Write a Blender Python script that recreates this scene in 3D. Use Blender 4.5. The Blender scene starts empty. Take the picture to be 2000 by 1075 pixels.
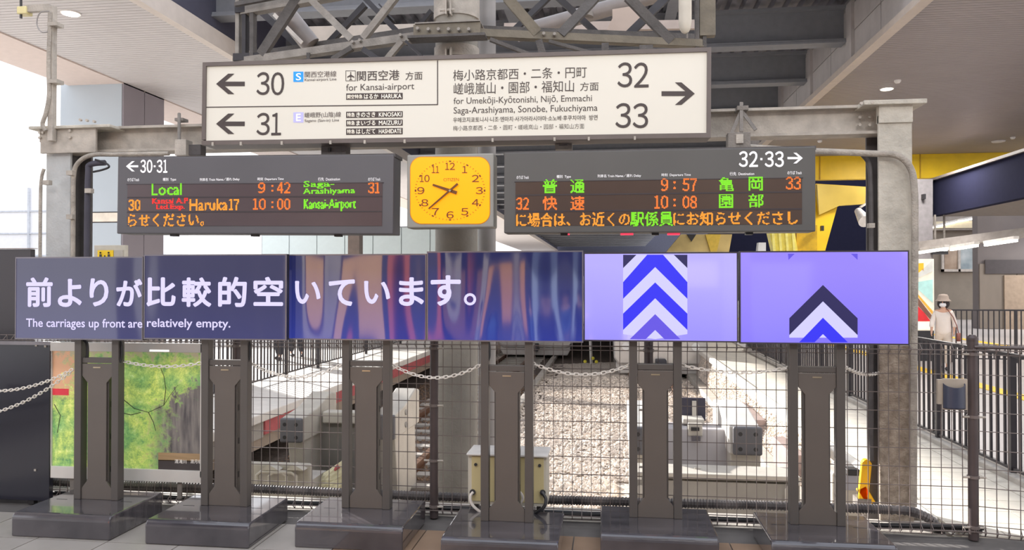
import bpy, math, random
import numpy as np
from mathutils import Vector, Matrix, Quaternion
random.seed(7); np.random.seed(7)
SC = bpy.context.scene
COL = SC.collection
# ------------------------------------------------------------ camera
F = 1473.0; H = 2.05; TH = math.atan(190/F); PH = math.atan(15.5/F)
cam = bpy.data.cameras.new('camera'); camo = bpy.data.objects.new('camera', cam); COL.objects.link(camo)
cam.sensor_width = 36; cam.lens = 36*F/2000; cam.clip_end = 400; cam.clip_start = .05
camo.location = (0, 0, H); camo.rotation_euler = (math.pi/2+PH, 0, TH)
SC.camera = camo
# ------------------------------------------------------------ world, sun, exposure
W = bpy.data.worlds.new('sky'); SC.world = W; W.use_nodes = True
nt = W.node_tree; bg = nt.nodes['Background']
tc = nt.nodes.new('ShaderNodeTexCoord'); sp = nt.nodes.new('ShaderNodeSeparateXYZ'); rp = nt.nodes.new('ShaderNodeValToRGB')
nt.links.new(tc.outputs['Generated'], sp.inputs[0]); nt.links.new(sp.outputs[2], rp.inputs[0]); nt.links.new(rp.outputs[0], bg.inputs[0])
rp.color_ramp.elements[0].color = (.96, .94, .95, 1); rp.color_ramp.elements[1].color = (.80, .87, 1, 1)
bg.inputs[1].default_value = 1.45
sun = bpy.data.lights.new('sun', 'SUN'); suno = bpy.data.objects.new('sun', sun); COL.objects.link(suno)
sun.energy = 10.5; sun.angle = math.radians(.6); sun.color = (1, .95, .89)
suno.rotation_euler = Vector((.72, -.69, -.295)).to_track_quat('-Z', 'Y').to_euler()
for (lx, ly, e) in ((-3.5, -1.5, 150), (2.5, -1.5, 150)):  # unseen fill lights added to brighten the surfaces facing the camera
    la = bpy.data.lights.new('front_fill', 'AREA'); lo = bpy.data.objects.new('front_fill', la); COL.objects.link(lo)
    la.shape = 'RECTANGLE'; la.size = 4; la.size_y = 1.2; la.energy = e; la.color = (1, .97, .94); lo.location = (lx, ly, 6.6)
    lo.rotation_euler = (math.radians(35), 0, 0)
for (lx, ly, e) in ((8.5, 12, 260), (9, 20, 320), (11, 27, 380), (15, 27, 160), (20, 33.5, 260), (22, 40, 260)):  # unseen fill lights added to brighten the right hall
    la = bpy.data.lights.new('hall_fill', 'AREA'); lo = bpy.data.objects.new('hall_fill', la); COL.objects.link(lo)
    la.shape = 'DISK'; la.size = 1.6; la.energy = e; la.color = (1, .96, .92); lo.location = (lx, ly, 6.9 if lx < 12 else 4.4)
SC.view_settings.view_transform = 'Standard'; SC.view_settings.look = 'None'
SC.view_settings.gamma = 1; SC.view_settings.use_curve_mapping = False
SC.view_settings.exposure = 0.35
SC.cycles.max_bounces = 6
# ------------------------------------------------------------ pixel to world
_f = Vector((-math.sin(TH)*math.cos(PH), math.cos(TH)*math.cos(PH), math.sin(PH)))
_r = Vector((math.cos(TH), math.sin(TH), 0)); _u = _r.cross(_f)
def ray(px, py): return _f + _r*((px-1000)/F) + _u*((537.5-py)/F)
def P(px, py, Y): r = ray(px, py); return Vector((0, 0, H)) + r*(Y/r.y)
def G(px, py, z=0): r = ray(px, py); return Vector((0, 0, H)) + r*((z-H)/r.z)
def PX(px, py, X): r = ray(px, py); return Vector((0, 0, H)) + r*(X/r.x)
# ------------------------------------------------------------ materials
def lin(c): return tuple((v/255/12.92 if v/255 <= .04045 else ((v/255+.055)/1.055)**2.4) for v in c)
MATS = {}
def mat(name, rgb, rough=.6, metal=0, var=.12, scale=6, bump=0, bscale=40, emit=None, es=0, spec=.5, coat=0, stretch=None, rgb2=None):
    if name in MATS: return MATS[name]
    m = bpy.data.materials.new(name); m.use_nodes = True; t = m.node_tree; b = t.nodes['Principled BSDF']
    c = lin(rgb); MATS[name] = m
    b.inputs['Roughness'].default_value = rough; b.inputs['Metallic'].default_value = metal
    b.inputs['Specular IOR Level'].default_value = spec; b.inputs['Coat Weight'].default_value = coat; b.inputs['Coat Roughness'].default_value = .04
    tcn = t.nodes.new('ShaderNodeTexCoord'); src = tcn.outputs['Object']
    if stretch:
        mp = t.nodes.new('ShaderNodeMapping'); mp.inputs['Scale'].default_value = stretch; t.links.new(src, mp.inputs[0]); src = mp.outputs[0]
    n = t.nodes.new('ShaderNodeTexNoise'); n.inputs['Scale'].default_value = scale; n.inputs['Detail'].default_value = 5
    t.links.new(src, n.inputs['Vector'])
    r = t.nodes.new('ShaderNodeValToRGB'); t.links.new(n.outputs[0], r.inputs[0]); t.links.new(r.outputs[0], b.inputs['Base Color'])
    r.color_ramp.elements[0].position = .3; r.color_ramp.elements[1].position = .7
    c2 = lin(rgb2) if rgb2 else tuple(min(1, v*(1+var)) for v in c)
    r.color_ramp.elements[0].color = (*[v*(1-var) for v in c], 1); r.color_ramp.elements[1].color = (*c2, 1)
    if bump:
        n2 = t.nodes.new('ShaderNodeTexNoise'); n2.inputs['Scale'].default_value = bscale; t.links.new(src, n2.inputs['Vector'])
        bn = t.nodes.new('ShaderNodeBump'); bn.inputs['Strength'].default_value = bump; bn.inputs['Distance'].default_value = .02
        t.links.new(n2.outputs[0], bn.inputs['Height']); t.links.new(bn.outputs[0], b.inputs['Normal'])
    if emit:
        b.inputs['Emission Color'].default_value = (*lin(emit), 1); b.inputs['Emission Strength'].default_value = es
    return m
def led(name, rgb, es=1.0): return mat(name, (15, 15, 15), .5, emit=rgb, es=es, var=0)
# ------------------------------------------------------------ mesh builder
class MB:
    def __init__(s): s.v = []; s.f = []
    def add(s, vs, fs): o = len(s.v); s.v += [tuple(v) for v in vs]; s.f += [tuple(i+o for i in f) for f in fs]; return s
    def box(s, a, b):
        x0, x1 = sorted((a[0], b[0])); y0, y1 = sorted((a[1], b[1])); z0, z1 = sorted((a[2], b[2]))
        return s.add([(x0,y0,z0),(x1,y0,z0),(x1,y1,z0),(x0,y1,z0),(x0,y0,z1),(x1,y0,z1),(x1,y1,z1),(x0,y1,z1)],
                     [(0,3,2,1),(4,5,6,7),(0,1,5,4),(1,2,6,5),(2,3,7,6),(3,0,4,7)])
    def beam(s, a, b, w, h, up=(0,0,1)):
        a = Vector(a); b = Vector(b); d = (b-a).normalized(); up = Vector(up)
        if abs(d.dot(up)) > .98: up = Vector((0,1,0))
        x = d.cross(up).normalized(); z = x.cross(d)
        vs = [p + x*(sx*w/2) + z*(sz*h/2) for p in (a, b) for sx, sz in ((-1,-1),(1,-1),(1,1),(-1,1))]
        return s.add(vs, [(0,1,2,3),(7,6,5,4),(0,4,5,1),(1,5,6,2),(2,6,7,3),(3,7,4,0)])
    def ibeam(s, a, b, w, h, tf=.02, tw=.015, up=(0,0,1)):
        a = Vector(a); b = Vector(b); d = (b-a).normalized(); u = Vector(up); x = d.cross(u).normalized(); z = x.cross(d)
        s.beam(a+z*(h/2-tf/2), b+z*(h/2-tf/2), w, tf, up); s.beam(a-z*(h/2-tf/2), b-z*(h/2-tf/2), w, tf, up)
        return s.beam(a, b, tw, h-2*tf, up)
    def cyl(s, a, b, r, n=12, r2=None, cap=True):
        a = Vector(a); b = Vector(b); d = (b-a).normalized(); up = Vector((0,0,1)) if abs(d.z) < .95 else Vector((1,0,0))
        x = d.cross(up).normalized(); y = x.cross(d); r2 = r if r2 is None else r2
        vs = [p + (x*math.cos(t*2*math.pi/n) + y*math.sin(t*2*math.pi/n))*q for p, q in ((a,r),(b,r2)) for t in range(n)]
        fs = [(i, (i+1)%n, n+(i+1)%n, n+i) for i in range(n)]
        if cap: fs += [tuple(range(n-1,-1,-1)), tuple(range(n, 2*n))]
        return s.add(vs, fs)
    def tube(s, path, r, n=8, rr=None):
        path = [Vector(p) for p in path]; vs = []; fs = []; m = len(path); x = None
        for i, p in enumerate(path):
            d = (path[min(i+1,m-1)]-path[max(i-1,0)]).normalized()
            if x is None:
                up = Vector((0,0,1)) if abs(d.z) < .9 else Vector((0,1,0)); x = d.cross(up).normalized()
            x = (x - d*x.dot(d)).normalized(); y = d.cross(x); q = rr[i] if rr else r
            vs += [p + (x*math.cos(t*2*math.pi/n) + y*math.sin(t*2*math.pi/n))*q for t in range(n)]
        for i in range(m-1):
            for t in range(n): fs.append((i*n+t, i*n+(t+1)%n, (i+1)*n+(t+1)%n, (i+1)*n+t))
        fs += [tuple(range(n-1,-1,-1)), tuple(range((m-1)*n, m*n))]
        return s.add(vs, fs)
    def lathe(s, prof, c=(0,0,0), n=16, axis='z'):
        vs = []; m = len(prof)
        for (r, z) in prof:
            for t in range(n):
                a = t*2*math.pi/n
                vs.append((c[0]+r*math.cos(a), c[1]+r*math.sin(a), c[2]+z) if axis == 'z' else (c[0]+r*math.cos(a), c[1]+z, c[2]+r*math.sin(a)))
        fs = [(i*n+t, i*n+(t+1)%n, (i+1)*n+(t+1)%n, (i+1)*n+t) for i in range(m-1) for t in range(n)]
        fs += [tuple(range(n-1,-1,-1)), tuple(range((m-1)*n, m*n))]
        return s.add(vs, fs)
    def ell(s, c, r, n=12, m=8):
        prof = [(math.sin(math.pi*i/m)+1e-4, -math.cos(math.pi*i/m)) for i in range(m+1)]
        vs = []
        for (q, z) in prof:
            for t in range(n):
                a = t*2*math.pi/n; vs.append((c[0]+r[0]*q*math.cos(a), c[1]+r[1]*q*math.sin(a), c[2]+r[2]*z))
        return s.add(vs, [(i*n+t, i*n+(t+1)%n, (i+1)*n+(t+1)%n, (i+1)*n+t) for i in range(m) for t in range(n)])
    def prism(s, pts, y0, y1, plane='xz'):
        """polygon in (x,z) extruded along y, or (y,z) along x ('yz'), or (x,y) along z ('xy')"""
        def mk(p, q): return (p[0], q, p[1]) if plane == 'xz' else (q, p[0], p[1]) if plane == 'yz' else (p[0], p[1], q)
        n = len(pts); vs = [mk(p, y0) for p in pts] + [mk(p, y1) for p in pts]
        return s.add(vs, [tuple(range(n)), tuple(range(2*n-1, n-1, -1))] + [(i, n+i, n+(i+1)%n, (i+1)%n) for i in range(n)])
    def build(s, name, m, parent=None, bev=0, smooth=False, seg=2, origin=None):
        me = bpy.data.meshes.new(name); vs = np.array(s.v, dtype=float).reshape(-1, 3)
        if parent is not None: o0 = world_loc(parent)
        elif origin is not None: o0 = Vector(origin)
        else: o0 = Vector(((vs[:,0].min()+vs[:,0].max())/2, (vs[:,1].min()+vs[:,1].max())/2, vs[:,2].min()))
        me.from_pydata([tuple(v) for v in (vs-np.array(o0))], [], s.f); me.materials.append(m)
        if smooth:
            me.polygons.foreach_set('use_smooth', [True]*len(me.polygons))
            try: me.set_sharp_from_angle(angle=math.radians(40))
            except Exception: pass
        o = bpy.data.objects.new(name, me); COL.objects.link(o)
        if parent is not None: o.parent = parent
        else: o.location = o0
        if bev:
            b = o.modifiers.new('bevel', 'BEVEL'); b.width = bev; b.segments = seg; b.limit_method = 'ANGLE'
        fixn(me)
        return o
import bmesh
def fixn(me):
    bm = bmesh.new(); bm.from_mesh(me); bmesh.ops.recalc_face_normals(bm, faces=bm.faces); bm.to_mesh(me); bm.free()
def world_loc(o):
    v = Vector((0,0,0))
    while o is not None: v += o.location; o = o.parent
    return v
def tag(o, label, cat, group=None):
    o['label'] = label; o['category'] = cat
    if group: o['group'] = group
    return o
def thing(name, label, cat, loc=(0,0,0), group=None):
    o = bpy.data.objects.new(name, None); COL.objects.link(o); o.location = loc; o.empty_display_size = .1
    return tag(o, label, cat, group)
def struct(o, kind='structure'): o['kind'] = kind; return o
def setroot(name, loc=(0,0,0)):
    o = bpy.data.objects.new(name, None); COL.objects.link(o); o.location = loc; o['kind'] = 'structure'; return o
def inst(name, src, parent, loc, rot=None, label=None):
    """another object sharing src's mesh"""
    o = bpy.data.objects.new(name, src.data if hasattr(src, 'data') else src); COL.objects.link(o); o.parent = parent; o.location = loc
    if rot: o.rotation_euler = rot
    if label: o['label'] = label
    return o
def copy_tree(o, parent=None):
    c = o.copy(); COL.objects.link(c); c.parent = parent
    for ch in list(o.children): copy_tree(ch, c)
    return c
# ------------------------------------------------------------ text
_tc = {}
def text_mesh(s, bold=0, res=3):
    k = (s, bold, res)
    if k in _tc: return _tc[k]
    cu = bpy.data.curves.new('t', 'FONT'); cu.body = s; cu.size = 1; cu.offset = bold; cu.resolution_u = res; cu.fill_mode = 'FRONT'
    o = bpy.data.objects.new('t', cu); COL.objects.link(o)
    dg = bpy.context.evaluated_depsgraph_get(); me = bpy.data.meshes.new_from_object(o.evaluated_get(dg), depsgraph=dg)
    bpy.data.objects.remove(o); v = np.zeros(len(me.vertices)*3); me.vertices.foreach_get('co', v); v = v.reshape(-1,3)[:, :2]
    fs = [tuple(p.vertices) for p in me.polygons]
    bpy.data.meshes.remove(me)
    lo = v.min(0); hi = v.max(0); v = (v-lo)/(hi-lo) - .5
    _tc[k] = (v, fs); return _tc[k]
def frame_at(x0, x1, cy, h, Y):
    c = P((x0+x1)/2, cy, Y); c = (c+P(x0,cy,Y)*.5+P(x1,cy,Y)*.5)/2 if x1-x0 < 60 else (P(x0,cy,Y)+P(x1,cy,Y))/2; w = (P(x1, cy, Y)-P(x0, cy, Y)).length; hh = abs(P((x0+x1)/2, cy-h/2, Y).z-P((x0+x1)/2, cy+h/2, Y).z)
    return c, w, hh
def shifts(bold, h):
    if bold <= 0: return [(0, 0)]
    d = bold*1.1*h; return [(0,0)]+[(d*math.cos(k*math.pi/4), d*math.sin(k*math.pi/4)) for k in range(8)]
def add_text(mb, s, x0, x1, cy, h, Y, roll=0, bold=0, res=3):
    v, fs = text_mesh(s, min(bold, 0), res); c, w, hh = frame_at(x0, x1, cy, h, Y); ca, sa = math.cos(roll), math.sin(roll)
    full = hh if len(s) > 1 or s not in '。・' else hh
    d = max(bold, 0)*1.1*full; w -= 2*d; hh -= 2*d
    for k_, (dx, dz) in enumerate(shifts(bold, full)):
        mb.add([(c.x+(p[0]*w+dx)*ca-(p[1]*hh+dz)*sa, c.y-k_*.00012, c.z+(p[0]*w+dx)*sa+(p[1]*hh+dz)*ca) for p in v], fs)
def digit_cells(s, x0, x1):
    # full-width digits, laid out one by one (narrower cell for the 1)
    ws = [(.74 if ch == '1' else 1.0 if ch.isdigit() else .5) for ch in s]; tot = sum(ws)+.12*(len(s)-1); u = (x1-x0)/tot; x = x0; out = []
    for ch, w in zip(s, ws):
        out.append((chr(ord(ch)+0xFEE0) if ch.isdigit() else ch, x, x+w*u)); x += (w+.12)*u
    return out
def add_num(mb, s, x0, x1, cy, h, Y, roll=0, bold=0, res=4):
    for ch, a, b in digit_cells(s, x0, x1):
        y = cy-((a+b)/2-(x0+x1)/2)*math.tan(roll)
        if ch in '·': m = (a+b)/2; add_poly(mb, [(m-h*.07,cy-h*.07),(m+h*.07,cy-h*.07),(m+h*.07,cy+h*.07),(m-h*.07,cy+h*.07)], Y)
        else: add_text(mb, ch, a, b, y, h, Y, roll, bold, res)
def add_poly(mb, pts, Y): mb.add([P(x, y, Y) for x, y in pts], [tuple(range(len(pts)))])
def add_dots(mb, s, x0, x1, cy, h, Y, pitch=1.75, bold=.012, roll=0, thr=.27):
    v, fs = text_mesh(s, 0, 2); c, w, hh = frame_at(x0, x1, cy, h, Y)
    nx = max(3, round((x1-x0)/pitch)); ny = max(3, round(h/pitch)); q = 3
    cov = np.zeros((ny*q, nx*q)); gx = (np.arange(nx*q)+.5)/(nx*q)-.5; gy = (np.arange(ny*q)+.5)/(ny*q)-.5
    for f in fs:
        for k in range(1, len(f)-1):
            a, b, d = v[f[0]], v[f[k]], v[f[k+1]]
            lo = np.minimum(np.minimum(a,b),d); hi = np.maximum(np.maximum(a,b),d)
            ix = np.where((gx >= lo[0]) & (gx <= hi[0]))[0]; iy = np.where((gy >= lo[1]) & (gy <= hi[1]))[0]
            if not len(ix) or not len(iy): continue
            X, Yy = np.meshgrid(gx[ix], gy[iy])
            def e(p, r): return (r[0]-p[0])*(Yy-p[1])-(r[1]-p[1])*(X-p[0])
            e1, e2, e3 = e(a,b), e(b,d), e(d,a)
            ins = ((e1>=0)&(e2>=0)&(e3>=0))|((e1<=0)&(e2<=0)&(e3<=0))
            sub = cov[np.ix_(iy, ix)]; sub[ins] = 1; cov[np.ix_(iy, ix)] = sub
    if h > 18 and not s.isascii(): pass
    k_ = max(1, round(bold*ny*q))
    cov = np.maximum.reduce([np.roll(np.roll(cov, i_, 0), j_, 1) for i_ in (0,) for j_ in (0, 1)])
    cc = cov.reshape(ny, q, nx, q).mean((1,3)); dx = w/nx; dz = hh/ny; ca, sa = math.cos(roll), math.sin(roll)
    for j in range(ny):
        for i in range(nx):
            if cc[j,i] > thr:
                u = ((i+.5)/nx-.5)*w; t = ((j+.5)/ny-.5)*hh; a = dx*.44; b = dz*.44
                mb.add([(c.x+(u+p)*ca-(t+r)*sa, c.y, c.z+(u+p)*sa+(t+r)*ca) for p, r in ((-a,-b),(a,-b),(a,b),(-a,b))], [(0,1,2,3)])
# ------------------------------------------------------------ palette
M_STEEL = mat('painted_steel', (122,116,110), .6, .0, .25, 9, .25, 60)
M_STEEL_L = mat('pale_painted_steel', (176,168,158), .6, 0, .22, 7, .3, 50)
M_STEEL_D = mat('dark_steel_and_shade', (84,80,80), .6, 0, .2, 8, .2, 50)
M_COLUMN = mat('weathered_cream_paint', (190,184,172), .75, 0, .22, 5, .5, 30)
M_BLACK = mat('black_paint', (38,37,40), .4, 0, .15)
M_DARKP = mat('charcoal_plastic', (58,54,53), .45, 0, .12, 5)
M_FENCE = mat('dark_brown_wire', (110,100,97), .45, 0, .1)
M_WHITE = mat('white_panel', (226,226,224), .6, 0, .05, 2)
M_CONC = mat('concrete', (170,164,156), .85, 0, .15, 3, .3, 30)
M_RED = mat('red_band', (186,96,98), .7, 0, .15)
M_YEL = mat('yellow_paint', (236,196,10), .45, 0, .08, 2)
# ============================================================ SETTING: floors, platforms, roofs
Z0 = 7.05; TRK = -.9
M_TILE = mat('grey_floor_tile', (158,152,146), .42, 0, .10, 3, .05, 80)
M_TILE_W = mat('brown_floor_tile', (146,122,102), .3, 0, .12, 3)
M_GROUT = mat('grout', (96,92,90), .9)
M_PLAT = mat('pale_platform_slab', (210,203,190), .75, 0, .08, 3, .1)
M_KERB = mat('kerb_concrete', (178,172,164), .85, 0, .15, 4, .3)
M_GRAVEL = mat('gravel_bed', (200,188,176), .95, 0, .35, 20, 1, 25)
M_PIT = mat('dark_ballast', (92,80,72), .95, 0, .35, 12, 1, 25)
fl = struct(MB().box((-14,-9,-.3),(9,6.55,-.012)).build('floor', M_GROUT))
tile0 = None; tileb = None
for i in range(-12, 9):
    for j in range(4, 11):
        x = i*.61+.02; y = j*.61-.27
        if y+.3 > 6.5: continue
        if tile0 is None:
            tile0 = MB().box((-.3,-.3,-.012),(.3,.3,0)).build('tile', M_TILE, fl); tile0.location = (x-world_loc(fl).x, y-world_loc(fl).y, -world_loc(fl).z)
            # mesh was built about the floor's origin
            me = tile0.data; o0 = world_loc(fl)
            for v in me.vertices: v.co += o0
        elif -2.0 < x < 3.4 :
            if tileb is None:
                tileb = MB().box((-.3,-.3,-.012),(.3,.3,0)).build('tile', M_TILE_W, fl)
                for v in tileb.data.vertices: v.co += world_loc(fl)
                tileb.location = (x-world_loc(fl).x, y-world_loc(fl).y, -world_loc(fl).z)
            else: inst('tile', tileb, fl, (x-world_loc(fl).x, y-world_loc(fl).y, -world_loc(fl).z))
        else: inst('tile', tile0, fl, (x-world_loc(fl).x, y-world_loc(fl).y, -world_loc(fl).z))
struct(MB().box((-14,6.55,-.95),(2.75,7.0,-.02)).build('kerb_strip', M_KERB, bev=.02))
struct(MB().box((-40,7.0,-1.2),(2.8,121,-.9)).build('ground_bed', M_PIT))
# right platform
rp_ = struct(MB().box((2.8,6.55,-.95),(60,90,-.03)).build('right_platform', M_PLAT))
o0 = world_loc(rp_)
t0 = None
for i in range(4):
    for j in range(24):
        x = 3.02+i*.36; y = 6.75+j*.36
        if t0 is None:
            t0 = MB().box((-.175,-.175,-.03),(.175,.175,0)).build('tile', M_PLAT, rp_)
            for v in t0.data.vertices: v.co += o0
            t0.location = (x-o0.x, y-o0.y, -o0.z)
        else: inst('tile', t0, rp_, (x-o0.x, y-o0.y, -o0.z))
MB().box((2.7,7,-.12),(2.84,60,.01)).build('edge_coping', mat('white_coping', (226,220,210), .8, 0, .06), rp_, bev=.02)
MB().box((4.25,6.6,-.03),(60,60,.002)).build('walkway_surface', mat('pale_lilac_floor', (188,180,176), .35, 0, .06, 1.5), rp_)
MB().box((7.15,6.6,0),(7.5,60,.012)).build('tactile_strip', mat('yellow_tactile', (250,200,40), .6, 0, .08), rp_)
MB().box((12.6,6.6,0),(12.9,60,.012)).build('tactile_strip', MATS['yellow_tactile'], rp_)
MB().prism([(5.1,8.6),(5.75,8.75),(5.2,9.3)], .002, .012, 'xy').build('floor_arrow', MATS['yellow_tactile'], rp_)
# left platform
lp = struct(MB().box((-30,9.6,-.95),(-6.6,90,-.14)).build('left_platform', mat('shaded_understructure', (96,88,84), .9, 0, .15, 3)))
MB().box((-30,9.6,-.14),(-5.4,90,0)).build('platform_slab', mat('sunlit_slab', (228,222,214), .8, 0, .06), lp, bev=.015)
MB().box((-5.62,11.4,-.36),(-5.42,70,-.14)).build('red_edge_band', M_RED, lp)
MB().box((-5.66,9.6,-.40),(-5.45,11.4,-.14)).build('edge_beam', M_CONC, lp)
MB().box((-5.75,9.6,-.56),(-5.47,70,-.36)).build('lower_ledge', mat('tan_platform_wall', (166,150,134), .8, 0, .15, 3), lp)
# track pit between left track and gravel
struct(MB().box((-5.62,7,-1.0),(-2.15,70,-.895)).build('track_bed', M_PIT))
struct(MB().box((-2.2,7.2,-.9),(-2.02,60,-.78)).build('trackside_kerb', M_KERB, bev=.02))
struct(MB().box((2.36,7.0,-.9),(2.6,60,-.72)).build('trackside_kerb', M_KERB, bev=.02))
# central gravel mound, rough surface + stones (uncountable)
nx, ny = 60, 150; vs = []; fs = []
xs = np.linspace(-2.05, 2.45, nx); ys = 7.0+20.5*np.linspace(0,1,ny)**1.5
for j in range(ny):
    for i in range(nx):
        vs.append((xs[i], ys[j], TRK+.05+.05*math.sin(xs[i]*1.3+1)+random.uniform(-.012,.012)))
for j in range(ny-1):
    for i in range(nx-1): a = j*nx+i; fs.append((a,a+1,a+nx+1,a+nx))
g = MB(); g.add(vs, fs); struct(g.build('gravel_bed', M_GRAVEL, smooth=True))
def stones(name, m, x0, x1, y0, y1, z, n, s0, s1, zf=None):
    vs = np.zeros((n*6,3)); base = np.array([(1,0,0),(-1,0,0),(0,1,0),(0,-1,0),(0,0,1),(0,0,-1)],float)
    fb = [(0,2,4),(2,1,4),(1,3,4),(3,0,4),(2,0,5),(1,2,5),(3,1,5),(0,3,5)]; fs = []
    for k in range(n):
        y = y0+(y1-y0)*random.random()**1.7; x = random.uniform(x0,x1)
        while any(abs(x-cx_) < cr_ and abs(y-cy_) < cr_ for cx_, cy_, cr_ in ((-1.585,7.75,.3),(P(951,553,8.3).x,8.3,.2),(2.5,7.15,.45),(1.15,8.75,.35),(.55,8.75,.35),(1.7,8.75,.35))) or (.1<x<2.2 and 8.4<y<10.9) or (-4.6<x<-2.4 and 8.3<y<11): x = random.uniform(x0,x1); y += .25
        s = random.uniform(s0,s1)
        a = random.uniform(0,6.28); R = np.array([(math.cos(a),math.sin(a),0),(-math.sin(a),math.cos(a),0),(0,0,1)])
        b = base*np.array([s*random.uniform(.8,1.3), s*random.uniform(.6,1), s*random.uniform(.5,.9)])+np.random.uniform(-.2,.2,(6,3))*s
        vs[k*6:k*6+6] = b@R + (x,y,(zf(x) if zf else z)+s*.2); fs += [tuple(q+k*6 for q in f) for f in fb]
    me = MB(); me.v = [tuple(v) for v in vs]; me.f = fs; o = me.build(name, m); o['kind'] = 'stuff'; return o
MG1 = mat('gravel_stone', (216,204,192), .95, 0, .4, 9); zf = lambda x: TRK+.06+.05*math.sin(x*1.3+1)
stones('gravel', MG1, -2.0, 2.35, 7.1, 23, 0, 21000, .022, .05, zf)
stones('gravel', MG1, 2.6, 2.77, 7.4, 22.8, 0, 7000, .02, .04, lambda x: -.8+(x-2.6)/.18*.63)
stones('ballast', mat('brown_ballast_stone', (120,98,80), .95, 0, .4, 9), -5.4, -2.2, 7.1, 24, TRK+.0, 9000, .022, .05)
struct(MB().prism([(2.5,TRK),(2.8,TRK),(2.8,-.14),(2.78,-.14),(2.6,-.8)], 7, 60, 'xz').build('gravel_bank', M_GRAVEL))
# rails and sleepers of the left track
def track(xc, y0, y1):
    for s in (-.533, .533):
        o = MB().ibeam((xc+s,y0,TRK+.1),(xc+s,y1,TRK+.1), .09, .15, .03, .02).build('rail', mat('rusty_rail', (116,84,64), .5, .5, .2)); struct(o)
    sl = setroot('track_sleepers', (xc, y0, TRK)); s0 = None
    for k in range(int((y1-y0)/.65)):
        if s0 is None: s0 = MB().box((xc-1,y0-.1,TRK-.04),(xc+1,y0+.12,TRK+.045)).build('sleeper', M_CONC, sl, bev=.01)
        else: inst('sleeper', s0, sl, (0, k*.65, 0))
track(-3.5, 10.6, 45)
track(1.15, 10.8, 45)
# ---------------- ceilings
M_SOF = mat('pale_slat_soffit', (196,191,190), .6, 0, .03, 1); M_SOFR = mat('taupe_slat_soffit', (146,138,138), .42, 0, .04, 1)
def soffit(name, x0, x1, y0, y1, m, pitch, label=None):
    o = struct(MB().box((x0,y0,Z0+.04),(x1,y1,Z0+.3)).build(name, mat('soffit_backing', (140,132,126), .8))); o0 = world_loc(o)
    b = MB(); y = y0
    while y < y1: b.box((x0,y,Z0),(x1,min(y+pitch*.88,y1),Z0+.05)); y += pitch
    s = b.build('ceiling_slats', m, o); s['kind'] = 'stuff'; return o
soffit('ceiling_left', -12, -8.2, -8, 45, M_SOF, .13)
soffit('ceiling_right', 5.5, 16, -8, 31, M_SOFR, .13)
struct(MB().box((-8.28,-8,Z0-.08),(-8.1,120,Z0+.28)).build('trim_left_fascia_lip', mat('pale_fascia', (206,196,188), .6, 0, .04)))
struct(MB().box((-8.3,-8,Z0+.25),(-8.2,120,Z0+1.7)).build('fascia_left', mat('slate_blue_fascia', (74,74,90), .6, 0, .05)))
struct(MB().box((-8.2,45,Z0),(-13.5,120,Z0+.3)).build('ceiling_left_far', M_SOF))
struct(MB().box((-13.5,-8,Z0-.03),(-12,60,Z0+.1)).build('trim_left_edge', mat('warm_edge', (206,190,182), .6, 0, .04)))
# right fascia made of separate panels
fr = struct(MB().box((5.53,-8,Z0),(5.62,60,Z0+1.6)).build('fascia_right', mat('fascia_backing', (150,146,144), .7))); o0 = world_loc(fr)
MFP = mat('fascia_panel', (178,172,170), .6, 0, .08, 3)
pr = None
for j in range(20):
    for k in range(2):
        y = 10+j*1.75; 
        if pr is None:
            pr = MB().box((5.49,-.86,Z0+.09),(5.53,.86,Z0+.70)).build('panel', MFP, fr)
            for v in pr.data.vertices: v.co += o0-Vector((0,0,0))
            pr.location = (-o0.x, y-o0.y, -o0.z)
        else: inst('panel', pr, fr, (-o0.x, y-o0.y, k*.63-o0.z))
MB().box((5.38,-8,Z0-.08),(5.6,60,Z0+.06)).build('lower_lip', mat('fascia_lip', (196,184,174), .5, 0, .05), fr)
# upright stiffeners
for j in range(9): MB().box((5.42,14.3+j*3.5,Z0),(5.5,14.7+j*3.5,Z0+1.4)).build('stiffener', MFP, fr)
# central roof: corrugated deck + cross beams
prof = []; x = -8.2
while x < 5.5: prof += [(x,8.75),(x+.12,8.75),(x+.17,8.63),(x+.29,8.63)]; x += .34
rf = MB(); n = len(prof); rf.add([(p[0],14,p[1]) for p in prof]+[(p[0],120,p[1]) for p in prof], [(i,i+1,n+i+1,n+i) for i in range(n-1)])
struct(rf.build('roof_deck', mat('grey_corrugated_deck', (134,132,140), .5, .2, .12, 3)))
MBM = mat('roof_beam_paint', (124,126,132), .55, 0, .06)
for k, y in enumerate([14.9+3.45*i for i in range(30)]):
    o = MB().ibeam((-8.2,y,8.05),(5.42,y,8.05), .36, .85, .07, .03)
    o.box((-8.2,y-.2,7.60),(5.42,y+.2,7.64)); struct(o.build('roof_beam', MBM))
for x in (-5.6, -2.2, 1.4): struct(MB().ibeam((x,14,8.35),(x,60,8.35), .25, .4, .03, .02, ).build('roof_purlin', MBM))
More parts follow.
